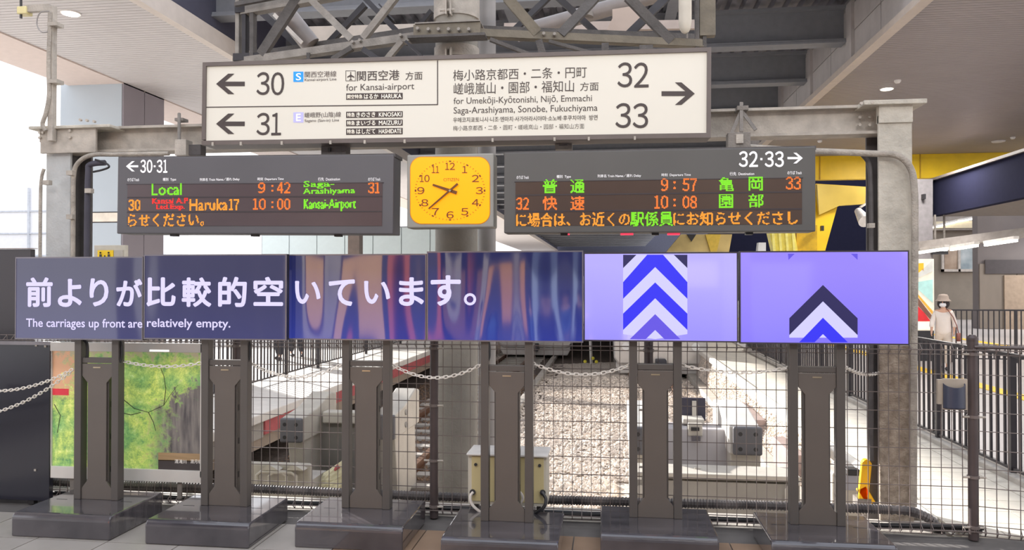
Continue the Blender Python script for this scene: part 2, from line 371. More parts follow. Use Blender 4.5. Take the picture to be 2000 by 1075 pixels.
# ---------------- left: clad column, exterior, far buildings
cl = struct(MB().box((-13.75,17.4,-.9),(-12.05,19.1,7.9)).build('clad_column', mat('column_core', (120,118,122), .8))); 
MC1 = mat('pale_blue_cladding', (176,186,194), .45, 0, .03, 1); MC2 = mat('cladding_shaded_side', (146,139,146), .45, 0, .04, 1)  # side panels use a darker copy, their shade put into the colour
for (z0, z1) in ((-.1,1.5),(1.54,3.55),(3.83,7.5)):
    MB().box((-13.7,17.34,z0),(-12.04,17.4,z1)).build('cladding_panel', MC1, cl)
    MB().box((-12.05,17.36,z0),(-12.0,18.2,z1)).build('cladding_panel', MC2, cl); MB().box((-12.05,18.23,z0),(-12.0,19.08,z1)).build('cladding_panel', MC2, cl)
MB().box((-13.7,17.33,3.58),(-11.98,19.1,3.80)).build('cladding_band', mat('cream_band', (226,216,200), .5), cl)
MB().box((-13.8,17.3,-.9),(-11.95,19.15,.9)).build('column_plinth', mat('grey_plinth', (120,112,112), .6), cl)
struct(MB().box((-80,7,-1.4),(-30,120,-.9)).build('ground_outside', mat('outside_ground', (206,202,196), .9)))
# station hall facade far left (glazed, pale)
fc = struct(MB().box((-60,40,-.9),(-24,40.6,7.6)).build('glazed_hall', mat('white_facade', (236,236,238), .5, 0, .02)));
for i in range(12): MB().box((-57+i*2.6,39.9,-.5),(-56.88+i*2.6,40,7.6)).build('mullion', mat('facade_mullion', (196,200,208), .5), fc)
for i in range(5): MB().box((-58,39.92,1+i*1.3),(-25,40,1.08+i*1.3)).build('transom', MATS['facade_mullion'], fc)
# white panelled building along the left platform (seen under the board)
wb = struct(MB().box((-15.9,33,0),(-5.3,34,4.6)).build('white_panelled_building', mat('joint_grey', (176,178,182), .7)))
pp = None; o0 = world_loc(wb)
for i in range(8):
    for k in range(3):
        if pp is None:
            pp = MB().box((-.64,32.94,.02),(.64,33,1.5)).build('panel', mat('pale_aqua_panel', (222,234,232), .5, 0, .02), wb)
            for v in pp.data.vertices: v.co += o0
        q = pp if (i==0 and k==0) else inst('panel', pp, wb, (0,0,0))
        q.location = (-15.2+i*1.32-o0.x, -o0.y, k*1.52-o0.z)
b_ = P(690,470,26); struct(MB().box((b_.x-.2,26,0),(b_.x+.22,26.4,4.4)).build('brown_post', mat('brown_cladding', (126,112,104), .6)))
# dark end of the train hall
struct(MB().box((-9,121,-1),(40,122,10)).build('far_hall_end', mat('dim_far_end', (70,72,88), .8)))
# ---------------- right side: yellow band, columns, far walls
yb = struct(MB().box((5.6,31,6.12),(16,31.3,Z0+.1)).build('yellow_beam', M_YEL))
for px in (1601, 1725, 1797):
    p = P(px,330,31); MB().box((p.x-.02,30.97,6.12),(p.x+.02,31,7.06)).build('joint_strip', mat('dark_yellow', (180,140,10), .5), yb)
# yellow funnel: wedge leaning wall
def quadprism(name, pts, Y, t, m, parent=None):
    a = [P(x,y,Y) for x,y in pts]; b = MB(); n = len(a)
    b.add(a+[v+Vector((0,t,0)) for v in a], [tuple(range(n)), tuple(range(2*n-1,n-1,-1))]+[(i,n+i,n+(i+1)%n,(i+1)%n) for i in range(n)])
    return b.build(name, m, parent)
yf = setroot('yellow_funnel_pillar', (9,29,0))
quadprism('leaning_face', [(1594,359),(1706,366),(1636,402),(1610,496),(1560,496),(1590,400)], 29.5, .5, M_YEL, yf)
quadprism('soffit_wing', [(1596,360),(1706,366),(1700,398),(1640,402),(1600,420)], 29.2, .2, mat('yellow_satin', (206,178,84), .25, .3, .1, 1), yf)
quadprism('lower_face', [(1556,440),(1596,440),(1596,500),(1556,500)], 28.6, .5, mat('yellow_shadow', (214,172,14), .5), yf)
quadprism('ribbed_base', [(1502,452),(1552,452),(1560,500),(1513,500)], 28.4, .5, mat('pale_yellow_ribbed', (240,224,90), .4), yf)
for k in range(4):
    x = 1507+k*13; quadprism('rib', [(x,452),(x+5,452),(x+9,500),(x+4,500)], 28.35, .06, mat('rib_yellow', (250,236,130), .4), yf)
gc = struct(quadprism('grey_slab_column', [(1790,350),(1822,350),(1822,655),(1790,655)], 29.6, .7, mat('grey_cladding', (130,126,128), .5)))
df = struct(MB().box((12.0,14,4.55),(12.3,30.2,5.86)).build('navy_canopy_fascia', mat('navy_fascia', (36,37,56), .95, 0, .05, spec=.05)))
struct(MB().box((11.9,14,5.86),(12.4,30.3,5.95)).build('trim_canopy_rim', mat('canopy_rim', (120,112,110), .5)))
struct(MB().box((12.3,14,4.55),(40,30.2,4.8)).build('canopy_ceiling', mat('grey_canopy_soffit', (120,112,106), .7)))
struct(MB().box((5.6,44,3.4),(16,44.3,9)).build('navy_back_panel', MATS['navy_fascia']))
bw = struct(MB().box((10,45,0),(40,45.5,9)).build('wall_back', mat('olive_grey_wall', (130,121,110), .7, 0, .08, 2)))
rw = struct(MB().box((16.3,36,0),(40,36.5,9)).build('wall_right_concrete', mat('lilac_concrete', (106,99,98), .65, 0, .1, 1)))
c0 = mat('brown_concrete_panel', (122,112,102), .6, 0, .14, 1, stretch=(1,1,.3))
for i in range(7):
    MB().box((16.35+i*1.55,35.95,.02),(17.87+i*1.55,36,2.9)).build('panel', c0, rw)
p0 = P(1922,508,36); p1 = P(1995,535,36); MB().box((p0.x,35.9,p1.z),(p0.x+6,35.96,p0.z)).build('recess', mat('dim_recess', (66,60,62), .6), rw)
p0 = P(1959,538,36); MB().box((p0.x,35.88,0),(p0.x+2.4,35.95,p0.z)).build('doorway', mat('warm_doorway', (152,134,116), .6), rw)
w1 = setroot('window_1', tuple(P(1850,540,44.9)))
def px_box(b, x0, y0, x1, y1, Y, t): a = P(x0,y1,Y); c = P(x1,y0,Y); return b.box((a.x,Y,a.z),(c.x,Y+t,c.z))
b = MB(); 
for q in ((1840,466,1907,470),(1840,526,1907,531),(1840,466,1844,531),(1872,466,1876,531),(1903,466,1907,531)): px_box(b,*q,44.8,.15)
b.build('window_frame', mat('pale_frame', (186,178,170), .5), w1)
px_box(MB(),1845,470,1872,526,44.9,.05).build('pane', mat('amber_view', (150,112,84), .3, 0, .5, .6, rgb2=(210,190,170)), w1)
px_box(MB(),1876,470,1903,526,44.9,.05).build('pane', mat('blue_view', (90,130,150), .3, 0, .4, .6, rgb2=(214,220,220)), w1)
px_box(MB(),1824,432,1907,446,44.7,.1).build('light_shelf', mat('pale_cream_band', (220,208,180), .5, 0, .05), struct(px_box(MB(),1822,420,1907,450,44.75,.2).build('trim_1', mat('grey_trim', (150,142,136), .6))))
# ============================================================ GANTRY: columns, beams
def conduit(name, pts, r, m, parent, clamps=(), n=10):
    """smooth pipe through points"""
    path = [Vector(p) for p in pts]; out = []
    for i in range(len(path)-1):
        p0 = path[max(i-1,0)]; p1 = path[i]; p2 = path[i+1]; p3 = path[min(i+2,len(path)-1)]
        for k in range(6):
            t = k/6; out.append(.5*((2*p1)+(p2-p0)*t+(2*p0-5*p1+4*p2-p3)*t*t+(3*p1-p0-3*p2+p3)*t**3))
    out.append(path[-1]); return MB().tube(out, r, n).build(name, m, parent, smooth=True)
gan = thing('steel_gantry', 'weathered cream steel gantry frame of two columns and crossbeams carrying the signs', 'gantry', (0,7.1,0))

def hcol(px0, px1, Yf, z0, z1, m):
    a = P(px0,553,Yf).x; b = P(px1,553,Yf).x; d = .34
    MB().box((a,Yf,1.5),(b,Yf+.03,z1)).build('flange', m, gan, bev=.004)
    MB().box((a,Yf,z0),(b,Yf+.03,1.5)).build('flange', mat('brown_lower_paint', (150,134,118), .8, 0, .35, 14, .6, 60, rgb2=(176,162,146)) if px0 > 1000 else m, gan, bev=.004)  # right column is browner, darker and more mottled below fence height
    MB().box((a,Yf+d-.03,z0),(b,Yf+d,z1)).build('flange', M_STEEL_D, gan, bev=.004)  # dark tone puts the recess shade behind the front flange into the colour
    MB().box(((a+b)/2-.012,Yf+.03,z0),((a+b)/2+.012,Yf+d-.03,z1)).build('web', M_STEEL_D, gan)  # web darkened likewise, recess shade in its colour
    return a, b
la_, lb_ = hcol(89,136,7.0,-.9,3.62,mat('pale_grey_column_paint', (186,188,188), .7, 0, .12, 5, .3))
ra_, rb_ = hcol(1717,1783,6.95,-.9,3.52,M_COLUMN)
zb0, zb1 = 3.38, 3.64
def gbeam(px0, px1, Y, zt0, zt1, m):
    a = P(px0,250,Y); b = P(px1,250,Y)
    MB().ibeam((a.x,Y,(zb0+zb1)/2+zt0),(b.x,Y,(zb0+zb1)/2+zt1), .2, zb1-zb0, .025, .02).build('crossbeam', m, gan)
gbeam(132, 520, 7.15, 0, 0, M_STEEL_L); gbeam(520, 1330, 7.15, 0, 0, M_STEEL_L); gbeam(1330, 1722, 7.15, 0, 0, M_STEEL_L)
MB().box((ra_-.14,6.88,3.60),(rb_+.1,7.34,3.64)).build('cap_plate', M_COLUMN, gan, bev=.006)
MB().box((ra_-.0,6.93,3.45),(rb_+.0,7.0,3.6)).build('end_plate', M_COLUMN, gan)
MB().box((la_-.12,6.9,3.60),(lb_+.5,7.3,3.63)).build('cap_plate', M_COLUMN, gan, bev=.006)
MB().box((la_-.02,6.94,3.36),(lb_+.32,6.97,3.62)).build('splice_plate', M_STEEL_L, gan, bev=.004)
bl = None; go = world_loc(gan)
def bolt(px, py, Y, r=.014):
    global bl
    p = P(px,py,Y)
    if bl is None:
        bl = MB().cyl((0,0,0),(0,-.025,0), .014, 6).build('bolt', M_STEEL_L, gan)
        for v in bl.data.vertices: v.co += go
        bl.location = p-go
    else: inst('bolt', bl, gan, p-go, (0, 0, 0))
for q in ((80,260),(80,270),(86,260),(139,256),(139,269)): bolt(*q, 6.94)
for q in ((1678,230),(1697,229),(1678,245),(1697,245)): bolt(*q, 7.1)
for q in ((1681,203),(1702,201),(159,235),(172,236),(186,238)): bolt(*q, 6.9)
q_ = MB(); a = P(77,278,6.95); b = P(113,253,6.95); q_.box((a.x,6.95,a.z),(b.x,6.98,b.z)); q_.build('splice_plate', M_STEEL_L, gan, bev=.003)
# conduits on the gantry
MCD = mat('crusty_grey_conduit', (168,160,150), .8, 0, .25, 8, .5, 60)
conduit('conduit', [P(1450,287,6.9),P(1560,294,6.9),P(1700,300,6.9),P(1752,304,6.88),P(1778,328,6.88),P(1786,372,6.88),P(1787,470,6.88),P(1786,600,6.88),P(1785,690,6.88),P(1784,990,6.88)], .028, MCD, gan)
conduit('conduit', [P(1682,300,7.0),P(1696,318,7.0),P(1700,350,7.0),P(1702,470,7.0),P(1702,900,7.0)], .02, M_STEEL_D, gan)
conduit('conduit', [P(330,300,6.95),P(230,302,6.95),P(180,303,6.9),P(153,318,6.9),P(144,345,6.9),P(143,420,6.9),P(142,560,6.9)], .022, MCD, gan)
conduit('conduit', [P(205,318,6.9),P(176,322,6.9),P(172,340,6.9),P(170,430,6.9),P(169,600,6.9)], .028, mat('dark_navy_conduit', (66,64,76), .6), gan)
conduit('conduit', [P(86,330,6.96),P(81,350,6.96),P(79,400,6.96),P(78,600,6.96)], .016, MCD, gan)
conduit('cable', [P(186,312,6.85),P(205,318,6.85),P(213,326,6.85),P(200,332,6.85),P(182,336,6.85)], .01, M_BLACK, gan)
for q in ((88,356),(134,337),(134,423),(1702,440),(170,372)): px_box(MB(), q[0]-5,q[1]-4,q[0]+7,q[1]+5,6.85,.05).build('pipe_clip', M_STEEL_L, gan)
# pole with sensor arm, standing on the left end of the gantry
pl = thing('sensor_pole', 'pale steel pole rising from the left gantry column with a side arm and yellow sensor', 'pole', P(102,270,6.9))
a = P(103,12,6.9); b = P(103,276,6.9); MB().box((a.x-.028,6.87,b.z),(a.x+.028,6.93,a.z)).build('pole', M_STEEL_L, pl, bev=.004)
a = P(50,17,6.9); b = P(98,17,6.9); MB().box((a.x,6.88,a.z-.04),(b.x,6.93,a.z+.035)).build('arm', M_STEEL_L, pl, bev=.006)
px_box(MB(),32,11,50,27,6.86,.1).build('sensor', mat('cream_yellow_plastic', (226,214,160), .5), pl, bev=.01)
MB().cyl(P(41,-6,6.88),P(41,36,6.88), .012, 8).build('antenna', M_BLACK, pl)
conduit('conduit', [P(98,24,6.86),P(97,60,6.86),P(95,130,6.86),P(96,185,6.86),P(90,220,6.86),P(83,243,6.86),P(90,256,6.86)], .02, MCD, pl)
conduit('cable', [P(96,22,6.84),P(80,24,6.84),P(73,36,6.84),P(73,52,6.84),P(82,63,6.84),P(93,62,6.84)], .006, mat('grey_cable', (150,146,144), .5), pl)
for q in ((100,46),(100,158)): px_box(MB(), q[0]-8,q[1]-4,q[0]+11,q[1]+4,6.84,.1).build('pipe_clip', M_STEEL_L, pl)
# ============================================================ CENTRAL PIPE COLUMN
cc = thing('round_steel_column', 'thick round cream painted steel column rising behind the clock', 'column', (-1.585,7.75,TRK))
MCY = mat('cream_column_paint', (148,143,134), .6, 0, .15, 3, .25, 25)
MB().cyl((-1.585,7.75,TRK),(-1.585,7.75,6.6), .222, 40).build('shaft', MCY, cc, smooth=True)
pc = P(885,30,7.75)
MB().lathe([(.24,-.16),(.24,.16)], (-1.585,7.75,pc.z+.1), 40).build('clamp_band', M_STEEL_L, cc, smooth=True)
MB().lathe([(.235,-.06),(.235,.06)], (-1.585,7.75,P(885,108,7.75).z), 40).build('clamp_band', M_STEEL_L, cc, smooth=True)
for y in (14,112):
    p = P(872,y,7.5); MB().box((p.x,7.44,p.z-.09),(p.x+.012,7.56,p.z+.09)).box((p.x+.045,7.44,p.z-.09),(p.x+.057,7.56,p.z+.09)).build('clamp_lug', M_STEEL_L, cc)
    MB().cyl((p.x-.06,7.47,p.z-.04),(p.x+.09,7.47,p.z-.04), .014, 8).build('bolt', M_STEEL_L, cc)
p2 = thing('drain_pipe', 'slim grey vertical pipe standing just right of the round column', 'pipe', (P(951,553,8.3).x,8.3,TRK))
x = P(951,553,8.3).x; MB().cyl((x,8.3,TRK),(x,8.3,6.5), .1, 20).build('shaft', mat('grey_pipe_paint', (150,146,144), .5, 0, .12, 3), p2, smooth=True)
for z in (1.0, 2.9, 4.0): MB().lathe([(.112,-.03),(.112,.03)], (x,8.3,z), 20).build('pipe_collar', M_STEEL_L, p2, smooth=True)
# ============================================================ TRUSS
MTL = mat('truss_dusty_lit', (142,136,129), .65, 0, .22, 7, .3, 50); MTM = mat('truss_dusty_halfshade', (86,82,80), .65, 0, .25, 8, .3, 50); MTD = mat('truss_shaded', (56,54,58), .65, 0, .2, 8)  # one truss steel in lit, half-shaded and shaded tones
tr = thing('roof_truss', 'dusty beige steel lattice truss crossing overhead behind the big direction sign', 'truss', (-1.5,7.4,4.4))
def TY(px, back=0): 
    return (7.83+(7.32-7.83)*(px-460)/(380) if px < 840 else 7.32 if px < 940 else 7.32+(8.0-7.32)*(px-940)/420)+back
def T(px, py, back=0): return P(px, py, TY(px, back))
def tangle(name, p, q, w, m, back=0, lip=.05):
    """angle section from pixel p to pixel q: face + a perpendicular leg"""
    a = T(*p, back); b = T(*q, back); d = (b-a).normalized(); n = Vector((0,-1,0)); s = d.cross(n).normalized()
    wm = w/F*a.y
    mb = MB(); mb.beam(a, b, wm, .012, up=n); e = s*(wm/2-.006); mb.beam(a+e+Vector((0,lip/2,0)), b+e+Vector((0,lip/2,0)), .012, lip, up=n)
    return mb.build(name, m, tr)
tangle('bottom_chord', (455,121), (842,66), 15, MTL, 0, .1)
tangle('bottom_chord', (935,63), (1372,84), 15, mat('olive_truss_steel', (114,106,92), .6, 0, .2, 7, .2), 0, .1)
a = T(812,66); b = T(940,63)
MB().box((a.x,7.26,a.z-.06),(b.x,7.3,a.z+.06)).build('splice_plate', mat('olive_truss_steel', (114,106,92)), tr, bev=.004)
MB().box((a.x-.05,7.22,a.z-.085),(b.x+.05,7.40,a.z-.06)).build('bottom_flange', MTM, tr)
MB().box((a.x+.02,7.24,a.z+.06),(b.x,7.5,a.z+.072)).build('top_flange', MTL, tr)
tb = None; to = world_loc(tr)
for i in range(6):
    p = T(822+i*19.5, 64); 
    if tb is None:
        tb = MB().cyl((0,0,0),(0,-.06,0), .016, 8).build('bolt', MTL, tr)
        for v in tb.data.vertices: v.co += to
        tb.location = Vector((p.x,7.26,p.z))-to
    else: inst('bolt', tb, tr, Vector((p.x,7.26,p.z))-to)
for q in ((692,85),(706,82),(785,72),(1063,69),(1084,70)): p = T(*q); inst('bolt', tb, tr, Vector((p.x,p.y-.01,p.z))-to)
tangle('top_chord', (470,20), (660,-14), 17, MTL, 0, .1)
tangle('top_chord', (458,8), (640,-26), 8, MTM, -.12, .04)
tangle('top_chord', (660,-14), (842,-44), 17, MTL, 0, .1); tangle('top_chord', (940,-46), (1372,-20), 17, MTM, 0, .1)
# end posts
for x0, m in ((463,MTL),(476,MTD),(491,MTM)): 
    a = T(x0,-30); b = T(x0,116); MB().box((a.x-.022,a.y,b.z),(a.x+.022,a.y+.09,a.z)).build('end_post', m, tr, bev=.003)
a = T(476,4); b = T(476,24); MB().box((T(461,0).x,a.y-.01,b.z),(T(500,0).x,a.y+.02,a.z)).build('gusset_plate', MTD, tr)
a = T(476,104); b = T(476,118); MB().box((T(458,0).x,a.y-.01,b.z),(T(512,0).x,a.y+.02,a.z)).build('gusset_plate', MTD, tr)
for x0 in (1362,1376): a = T(x0,-30); b = T(x0,92); MB().box((a.x-.02,a.y,b.z),(a.x+.02,a.y+.09,a.z)).build('end_post', MTM, tr, bev=.003)
a = T(1378,70); MB().box((a.x-.06,a.y-.02,T(0,86).z),(a.x+.1,a.y+.08,a.z)).build('gusset_plate', mat('olive_truss_steel', (114,106,92)), tr)
for p, q, w, m in (((508,106),(580,-6),19,MTM),((606,-2),(686,76),14,MTL),((708,74),(772,-8),13,MTL),
                   ((990,-6),(1050,64),20,mat('olive_truss_steel', (114,106,92))),((1095,66),(1164,-8),18,MTM),((1226,-8),(1312,80),18,MTM)):
    tangle('diagonal', p, q, w, m, -.015, .06)
for p, q, w in (((500,14),(588,95),13),((640,84),(712,8),11),((712,-4),(792,78),10),((790,85),(842,20),8),((1000,62),(1072,-8),11),((1088,-8),(1168,66),11),((1226,68),(1304,-8),15),((740,8),(770,40),3)):
    tangle('rear_diagonal', p, q, w, MTD, .85, .06)
a = T(505,108,.85); b = T(840,58,.85); MB().beam(a, b, .05, .1).build('rear_chord', MTM, tr)
a = T(940,60,.85); b = T(1370,76,.85); MB().beam(a, b, .05, .1).build('rear_chord', MTM, tr)
for p, q, w, m in (((648,116),(686,93),10,MTM),((708,95),(742,118),10,MTD),((752,118),(784,80),11,MTL),((792,80),(824,110),5,MTD),
                   ((957,76),(1040,108),7,MTM),((1052,78),(1062,112),14,MTM),((1072,80),(1160,104),6,MTM),((602,103),(602,118),7,MTM),((1182,84),(1182,100),14,MTM),((1262,88),(1262,102),26,MTM)):
    tangle('lower_brace', p, q, w, m, -.03, .05)
# ducts and loose parts seen through the truss
q = thing('ventilation_pipe', 'short fat grey pipe slanting behind the left half of the truss', 'pipe', T(575,60,.5))
MB().cyl(T(545,10,.5), T(607,88,.7), .115, 24).build('shaft', mat('dull_grey_duct', (128,120,116), .4, .3, .12, 4), q, smooth=True)
MB().beam(T(535,28,.4), T(590,84,.4), .012, .04).build('bright_edge_strip', mat('bright_steel', (222,214,206), .4), q)
q = thing('hanging_tank', 'pale rounded cylinder hanging beside the right end post of the truss', 'tank', T(1336,64,-.1))
a = T(1338,-10,-.1); z0 = T(1338,66,-.1).z
MB().lathe([(.01,z0-a.z),(.035,z0-a.z+.015),(.055,z0-a.z+.05),(.066,z0-a.z+.12),(.066,.6)], a, 20).build('cylinder_body', mat('cream_tank', (208,200,186), .5, 0, .08), q, smooth=True)
MB().cyl((a.x+.02,a.y,z0-.05),(a.x+.02,a.y,z0+.05), .01, 6).build('valve_stub', M_STEEL, q)
q = thing('duct_elbow', 'long grey round duct slanting behind the right half of the truss', 'duct', P(1100,30,10))
MB().cyl(P(1010,66,10), P(1290,-12,10.6), .11, 20).build('duct_shell', mat('dull_grey_duct', (128,120,116)), q, smooth=True)
MB().lathe([(.13,-.03),(.13,.03)], P(1140,30,10.2), 20).build('duct_flange', M_STEEL, q)
quadprism('mounting_sheet', [(1196,18),(1240,11),(1262,38),(1228,68),(1185,58),(1196,36)], 8.85, .03, mat('pinkish_primer', (190,172,160), .7, 0, .12, 2), tr)
# straight pale roof tie beams behind
struct(MB().beam(P(600,68,13.6),P(845,62,13.6),.1,.28).build('trim_roof_tie', mat('pale_tie_beam', (178,168,158), .6, 0, .08)))
struct(MB().beam(P(985,55,14),P(1390,48,14),.1,.16).build('trim_roof_tie', mat('rosy_tie_beam', (168,154,146), .6, 0, .08)))
# ============================================================ MAIN DIRECTION SIGN
YS = 6.62; RS = -.0095
MSF = mat('sign_frame_taupe', (104,94,90), .5, 0, .08); MSW = mat('backlit_cream_acrylic', (212,208,198), .5, 0, .01, 1, emit=(250,238,214), es=.11)
INK = mat('sign_ink', (72,62,60), .6, 0, .03); 
c = P(892.5,195,YS+.05); c.x = (P(1388,188,YS).x+P(397,188,YS).x)/2; w = (P(1388,188,YS)-P(397,188,YS)).length; hh = .775
sg = thing('direction_sign', 'long cream station sign with platform numbers 30 to 33 hanging overhead', 'sign', c)
ca, sa = math.cos(RS), math.sin(RS)
def rot(b, cx, cz): b.v = [(cx+(x-cx)*ca-(z-cz)*sa, y, cz+(x-cx)*sa+(z-cz)*ca) for x,y,z in b.v]; return b
t = .075
z1 = hh/2; 
def sbox(x0,x1,z0_,z1_,y0,y1): return rot(MB().box((c.x+x0,y0,c.z+z0_),(c.x+x1,y1,c.z+z1_)), c.x, c.z)
sbox(-w/2,w/2,-z1,z1,YS+.02,YS+.22).build('housing', MSF, sg, bev=.01)
sbox(-w/2,w/2,z1-.036,z1,YS-.02,YS+.03).build('frame_rail', MSF, sg); sbox(-w/2,w/2,-z1,-z1+.04,YS-.02,YS+.03).build('frame_rail', MSF, sg)
sbox(-w/2,-w/2+.035,-z1+.05,z1-.036,YS-.02,YS+.03).build('frame_rail', MSF, sg); sbox(w/2-.035,w/2,-z1+.04,z1-.036,YS-.02,YS+.03).build('frame_rail', MSF, sg)
fa = sbox(-w/2+.035,w/2-.035,-z1+.04,z1-.036,YS,YS+.019).build('sign_face', MSW, sg)
YT = YS-.003
TK = dict(Y=YT, roll=RS)
def arrow(b, x0, x1, cy, h, th, Y, left=True, roll=0):
    """arrow with a long shaft and open head, pixel units"""
    s = 1 if left else -1; tip = x0 if left else x1; tail = x1 if left else x0
    def R(x, y): return (x, y-(x-(x0+x1)/2)*roll)
    add_poly(b, [R(tip+s*6,cy-th/2),R(tail,cy-th/2),R(tail,cy+th/2),R(tip+s*6,cy+th/2)], Y)
    hw = h/2; g = th*1.35
    add_poly(b, [R(tip,cy),R(tip+s*hw*1.18,cy-hw),R(tip+s*(hw*1.18+g),cy-hw),R(tip+s*g,cy)], Y-.0006)
    add_poly(b, [R(tip,cy),R(tip+s*g,cy),R(tip+s*(hw*1.18+g),cy+hw),R(tip+s*(hw*1.18),cy+hw)], Y-.0006)
b = MB(); arrow(b,422,478,164,40,9,YT); b.build('arrow', INK, fa)
b = MB(); arrow(b,422,478,242,40,9,YT); b.build('arrow', INK, fa)
b = MB(); arrow(b,1292,1357,183,44,9.5,YT,False,.0); b.build('arrow', INK, fa)
for s_,x0,x1,cy,h in (('30',501,555,163.5,45),('31',501,549,242.5,44),('32',1206,1267,146.5,49),('33',1202,1266,226,49)):
    b = MB(); add_num(b, s_, x0, x1, cy, h, YT, RS, .008); b.build('platform_number', INK, fa)
for s_,x0,x1,cy,h,bo in (('関西空港',697,780,147.5,20,.006),('方面',792,825,148,16,.002),('for Kansai-airport',676,809,171.5,17,0),
    ('梅小路京都西・二条・円町',885,1146,144,22,.0),('嵯峨嵐山・園部・福知山',886,1121,171,23,.0),('方面',1133,1169,169,17,0),
    ('for Umekōji-Kyōtonishi, Nijō, Emmachi',886,1156,196,17,0),('Saga-Arashiyama, Sonobe, Fukuchiyama',886,1167,215,17,0),
    ('우메코지쿄토니시·니조·엔마치·사가아라시야마·소노베·후쿠치야마  방면',885,1167,232,10,.004),('梅小路京都西・二条・圆町・嵯峨岚山・园部・福知山方面',885,1141,248.5,10,-.004)):
    b = MB(); add_text(b, s_, x0, x1, cy, h, YT, RS, bo); b.build('lettering', INK, fa)
b = MB()
for s_,x0,x1,cy,h in (('関西空港線',595,657,145,12),('Kansai-airport Line',595,657,156,7),('嵯峨野(山陰)線',595,666,225,12),('Sagano (San-in) Line',595,662,236,7)): b = MB(); add_text(b, s_, x0, x1, cy, h, YT, RS, .004); b.build('line_lettering', mat('grey_ink', (110,100,98), .6), fa)
b = MB(); add_poly(b, [(402,208.6),(855,203.4),(855,205.4),(402,210.6)], YT); b.build('divider_line', INK, fa); b = MB(); add_poly(b, [(853.6,118),(855.6,118),(855.6,205),(853.6,205)], YT); b.build('divider_line', INK, fa)
b = MB()
for y0,y1,x1 in ((182,194.5,786.5),(217.8,230,786.5),(234,246.2,786.5),(250.5,263,786.5)): b = MB(); add_poly(b, [(676,y0+.6),(x1,y0-.6),(x1,y1-.6),(676,y1+.6)], YT); b.build('label_plate', INK, fa)
b = MB()
for s_,x0,x1,cy,h in (('関空特急',678,708,188.8,8),('はるか',711,739,188.5,9.5),('HARUKA',745,784,188,8.5),('特急',678,693,224.3,8),('きのさき',696,733,224,9.5),('KINOSAKI',740,784,223.6,8.5),
    ('特急',678,693,240.5,8),('まいづる',696,733,240.2,9.5),('MAIZURU',740,784,239.8,8.5),('特急',678,693,257,8),('はしだて',696,733,256.7,9.5),('HASHIDATE',740,784,256.3,8.5)): b = MB(); add_text(b, s_, x0, x1, cy, h, YT-.002, RS, .006); b.build('label_lettering', mat('white_print', (240,234,224), .6, emit=(250,238,214), es=.35), fa)
b = MB(); add_poly(b, [(573,140),(592.5,140),(592.5,160),(573,160)], YT); b.build('blue_badge', mat('badge_blue', (30,140,238), .5, emit=(30,140,238), es=.35), fa)
b = MB(); add_poly(b, [(573,219.5),(592.5,219.5),(592.5,239.5),(573,239.5)], YT); b.build('lavender_badge', mat('badge_lavender', (170,168,222), .5, emit=(170,168,222), es=.35), fa)
b = MB(); add_text(b,'S',578,588,150,14,YT-.002,0,.012); b.build('badge_letter', MATS['white_print'], fa); b = MB(); add_text(b,'E',578.5,587.5,229.5,14,YT-.002,0,.012); b.build('badge_letter', MATS['white_print'], fa)
b = MB()   # aeroplane pictogram in a thin square
for q in ((675,138,694.5,139),(675,157.5,694.5,158.5),(675,138,676,158.5),(693.6,138,694.6,158.5)): add_poly(b, [(q[0],q[1]),(q[2],q[1]),(q[2],q[3]),(q[0],q[3])], YT)
add_poly(b, [(684.2,140.5),(685.8,140.5),(686,146),(692,150),(692,152),(686,150),(685.6,154),(688,156),(688,157),(685,156.3),(682,157),(682,156),(684.4,154),(684,150),(678,152),(678,150),(684,146)], YT)
b.build('aeroplane_pictogram', INK, fa)
for px in (415,470,550,645,712,790,962,1083,1150,1240): bb = px_box(MB(),px-2,278-(px-400)*.0142,px+2,285-(px-400)*.0142,YS-.03,.02).build('screw', M_STEEL_L, sg)
# hangers of the sign and boards
def hanger(px0, px1, py0, py1, Y, m, nm, label, cat='bracket', group=None):
    c_ = P((px0+px1)/2, py0, Y); r_ = thing(nm, label, cat, c_, group); 
    px_box(MB(),px0,py0,px1,py1,Y,.12).build('plate', m, r_, bev=.004); return r_
h1 = hanger(341,363,272,304,6.75,M_STEEL_L,'hanging_bracket','pale bolted bracket holding the left departure board under the crossbeam')
MB().cyl(P(350,222,7.0),P(350,276,6.9),.016,8).build('threaded_rod', M_STEEL, h1); px_box(MB(),341,230,357,236,6.98,.1).build('clamp_plate', M_STEEL, h1)
px_box(MB(),354,282,392,304,6.8,.1).build('junction_box', M_STEEL_D, h1, bev=.004)
h2 = hanger(627,676,284,302,6.75,M_STEEL_D,'hanging_bracket','dark box bracket on top of the left departure board near its right end')
px_box(MB(),640,288,645,296,6.73,.02).build('slot', M_BLACK, h2)
h3 = hanger(1422,1466,258,290,6.7,M_STEEL,'hanging_bracket','grey box bracket with triangular straps holding the right departure board')
for q in (((1448,216),(1428,262)),((1448,216),(1476,254)),((1448,200),(1448,258))): a = P(*q[0],6.98); b_ = P(*q[1],6.9); MB().beam(a,b_,.03,.012,up=(0,1,0)).build('strap', M_STEEL, h3)
px_box(MB(),1440,206,1462,215,6.95,.15).build('clamp_plate', M_STEEL, h3); px_box(MB(),1438,262,1452,280,6.68,.02).build('slot', M_STEEL_L, h3)
h4 = hanger(1084,1117,272,292,6.8,M_STEEL,'hanging_bracket','dusty grey bracket between the long sign and right departure board')
px_box(MB(),1092,276,1108,284,6.78,.02).build('slot', M_STEEL_D, h4)
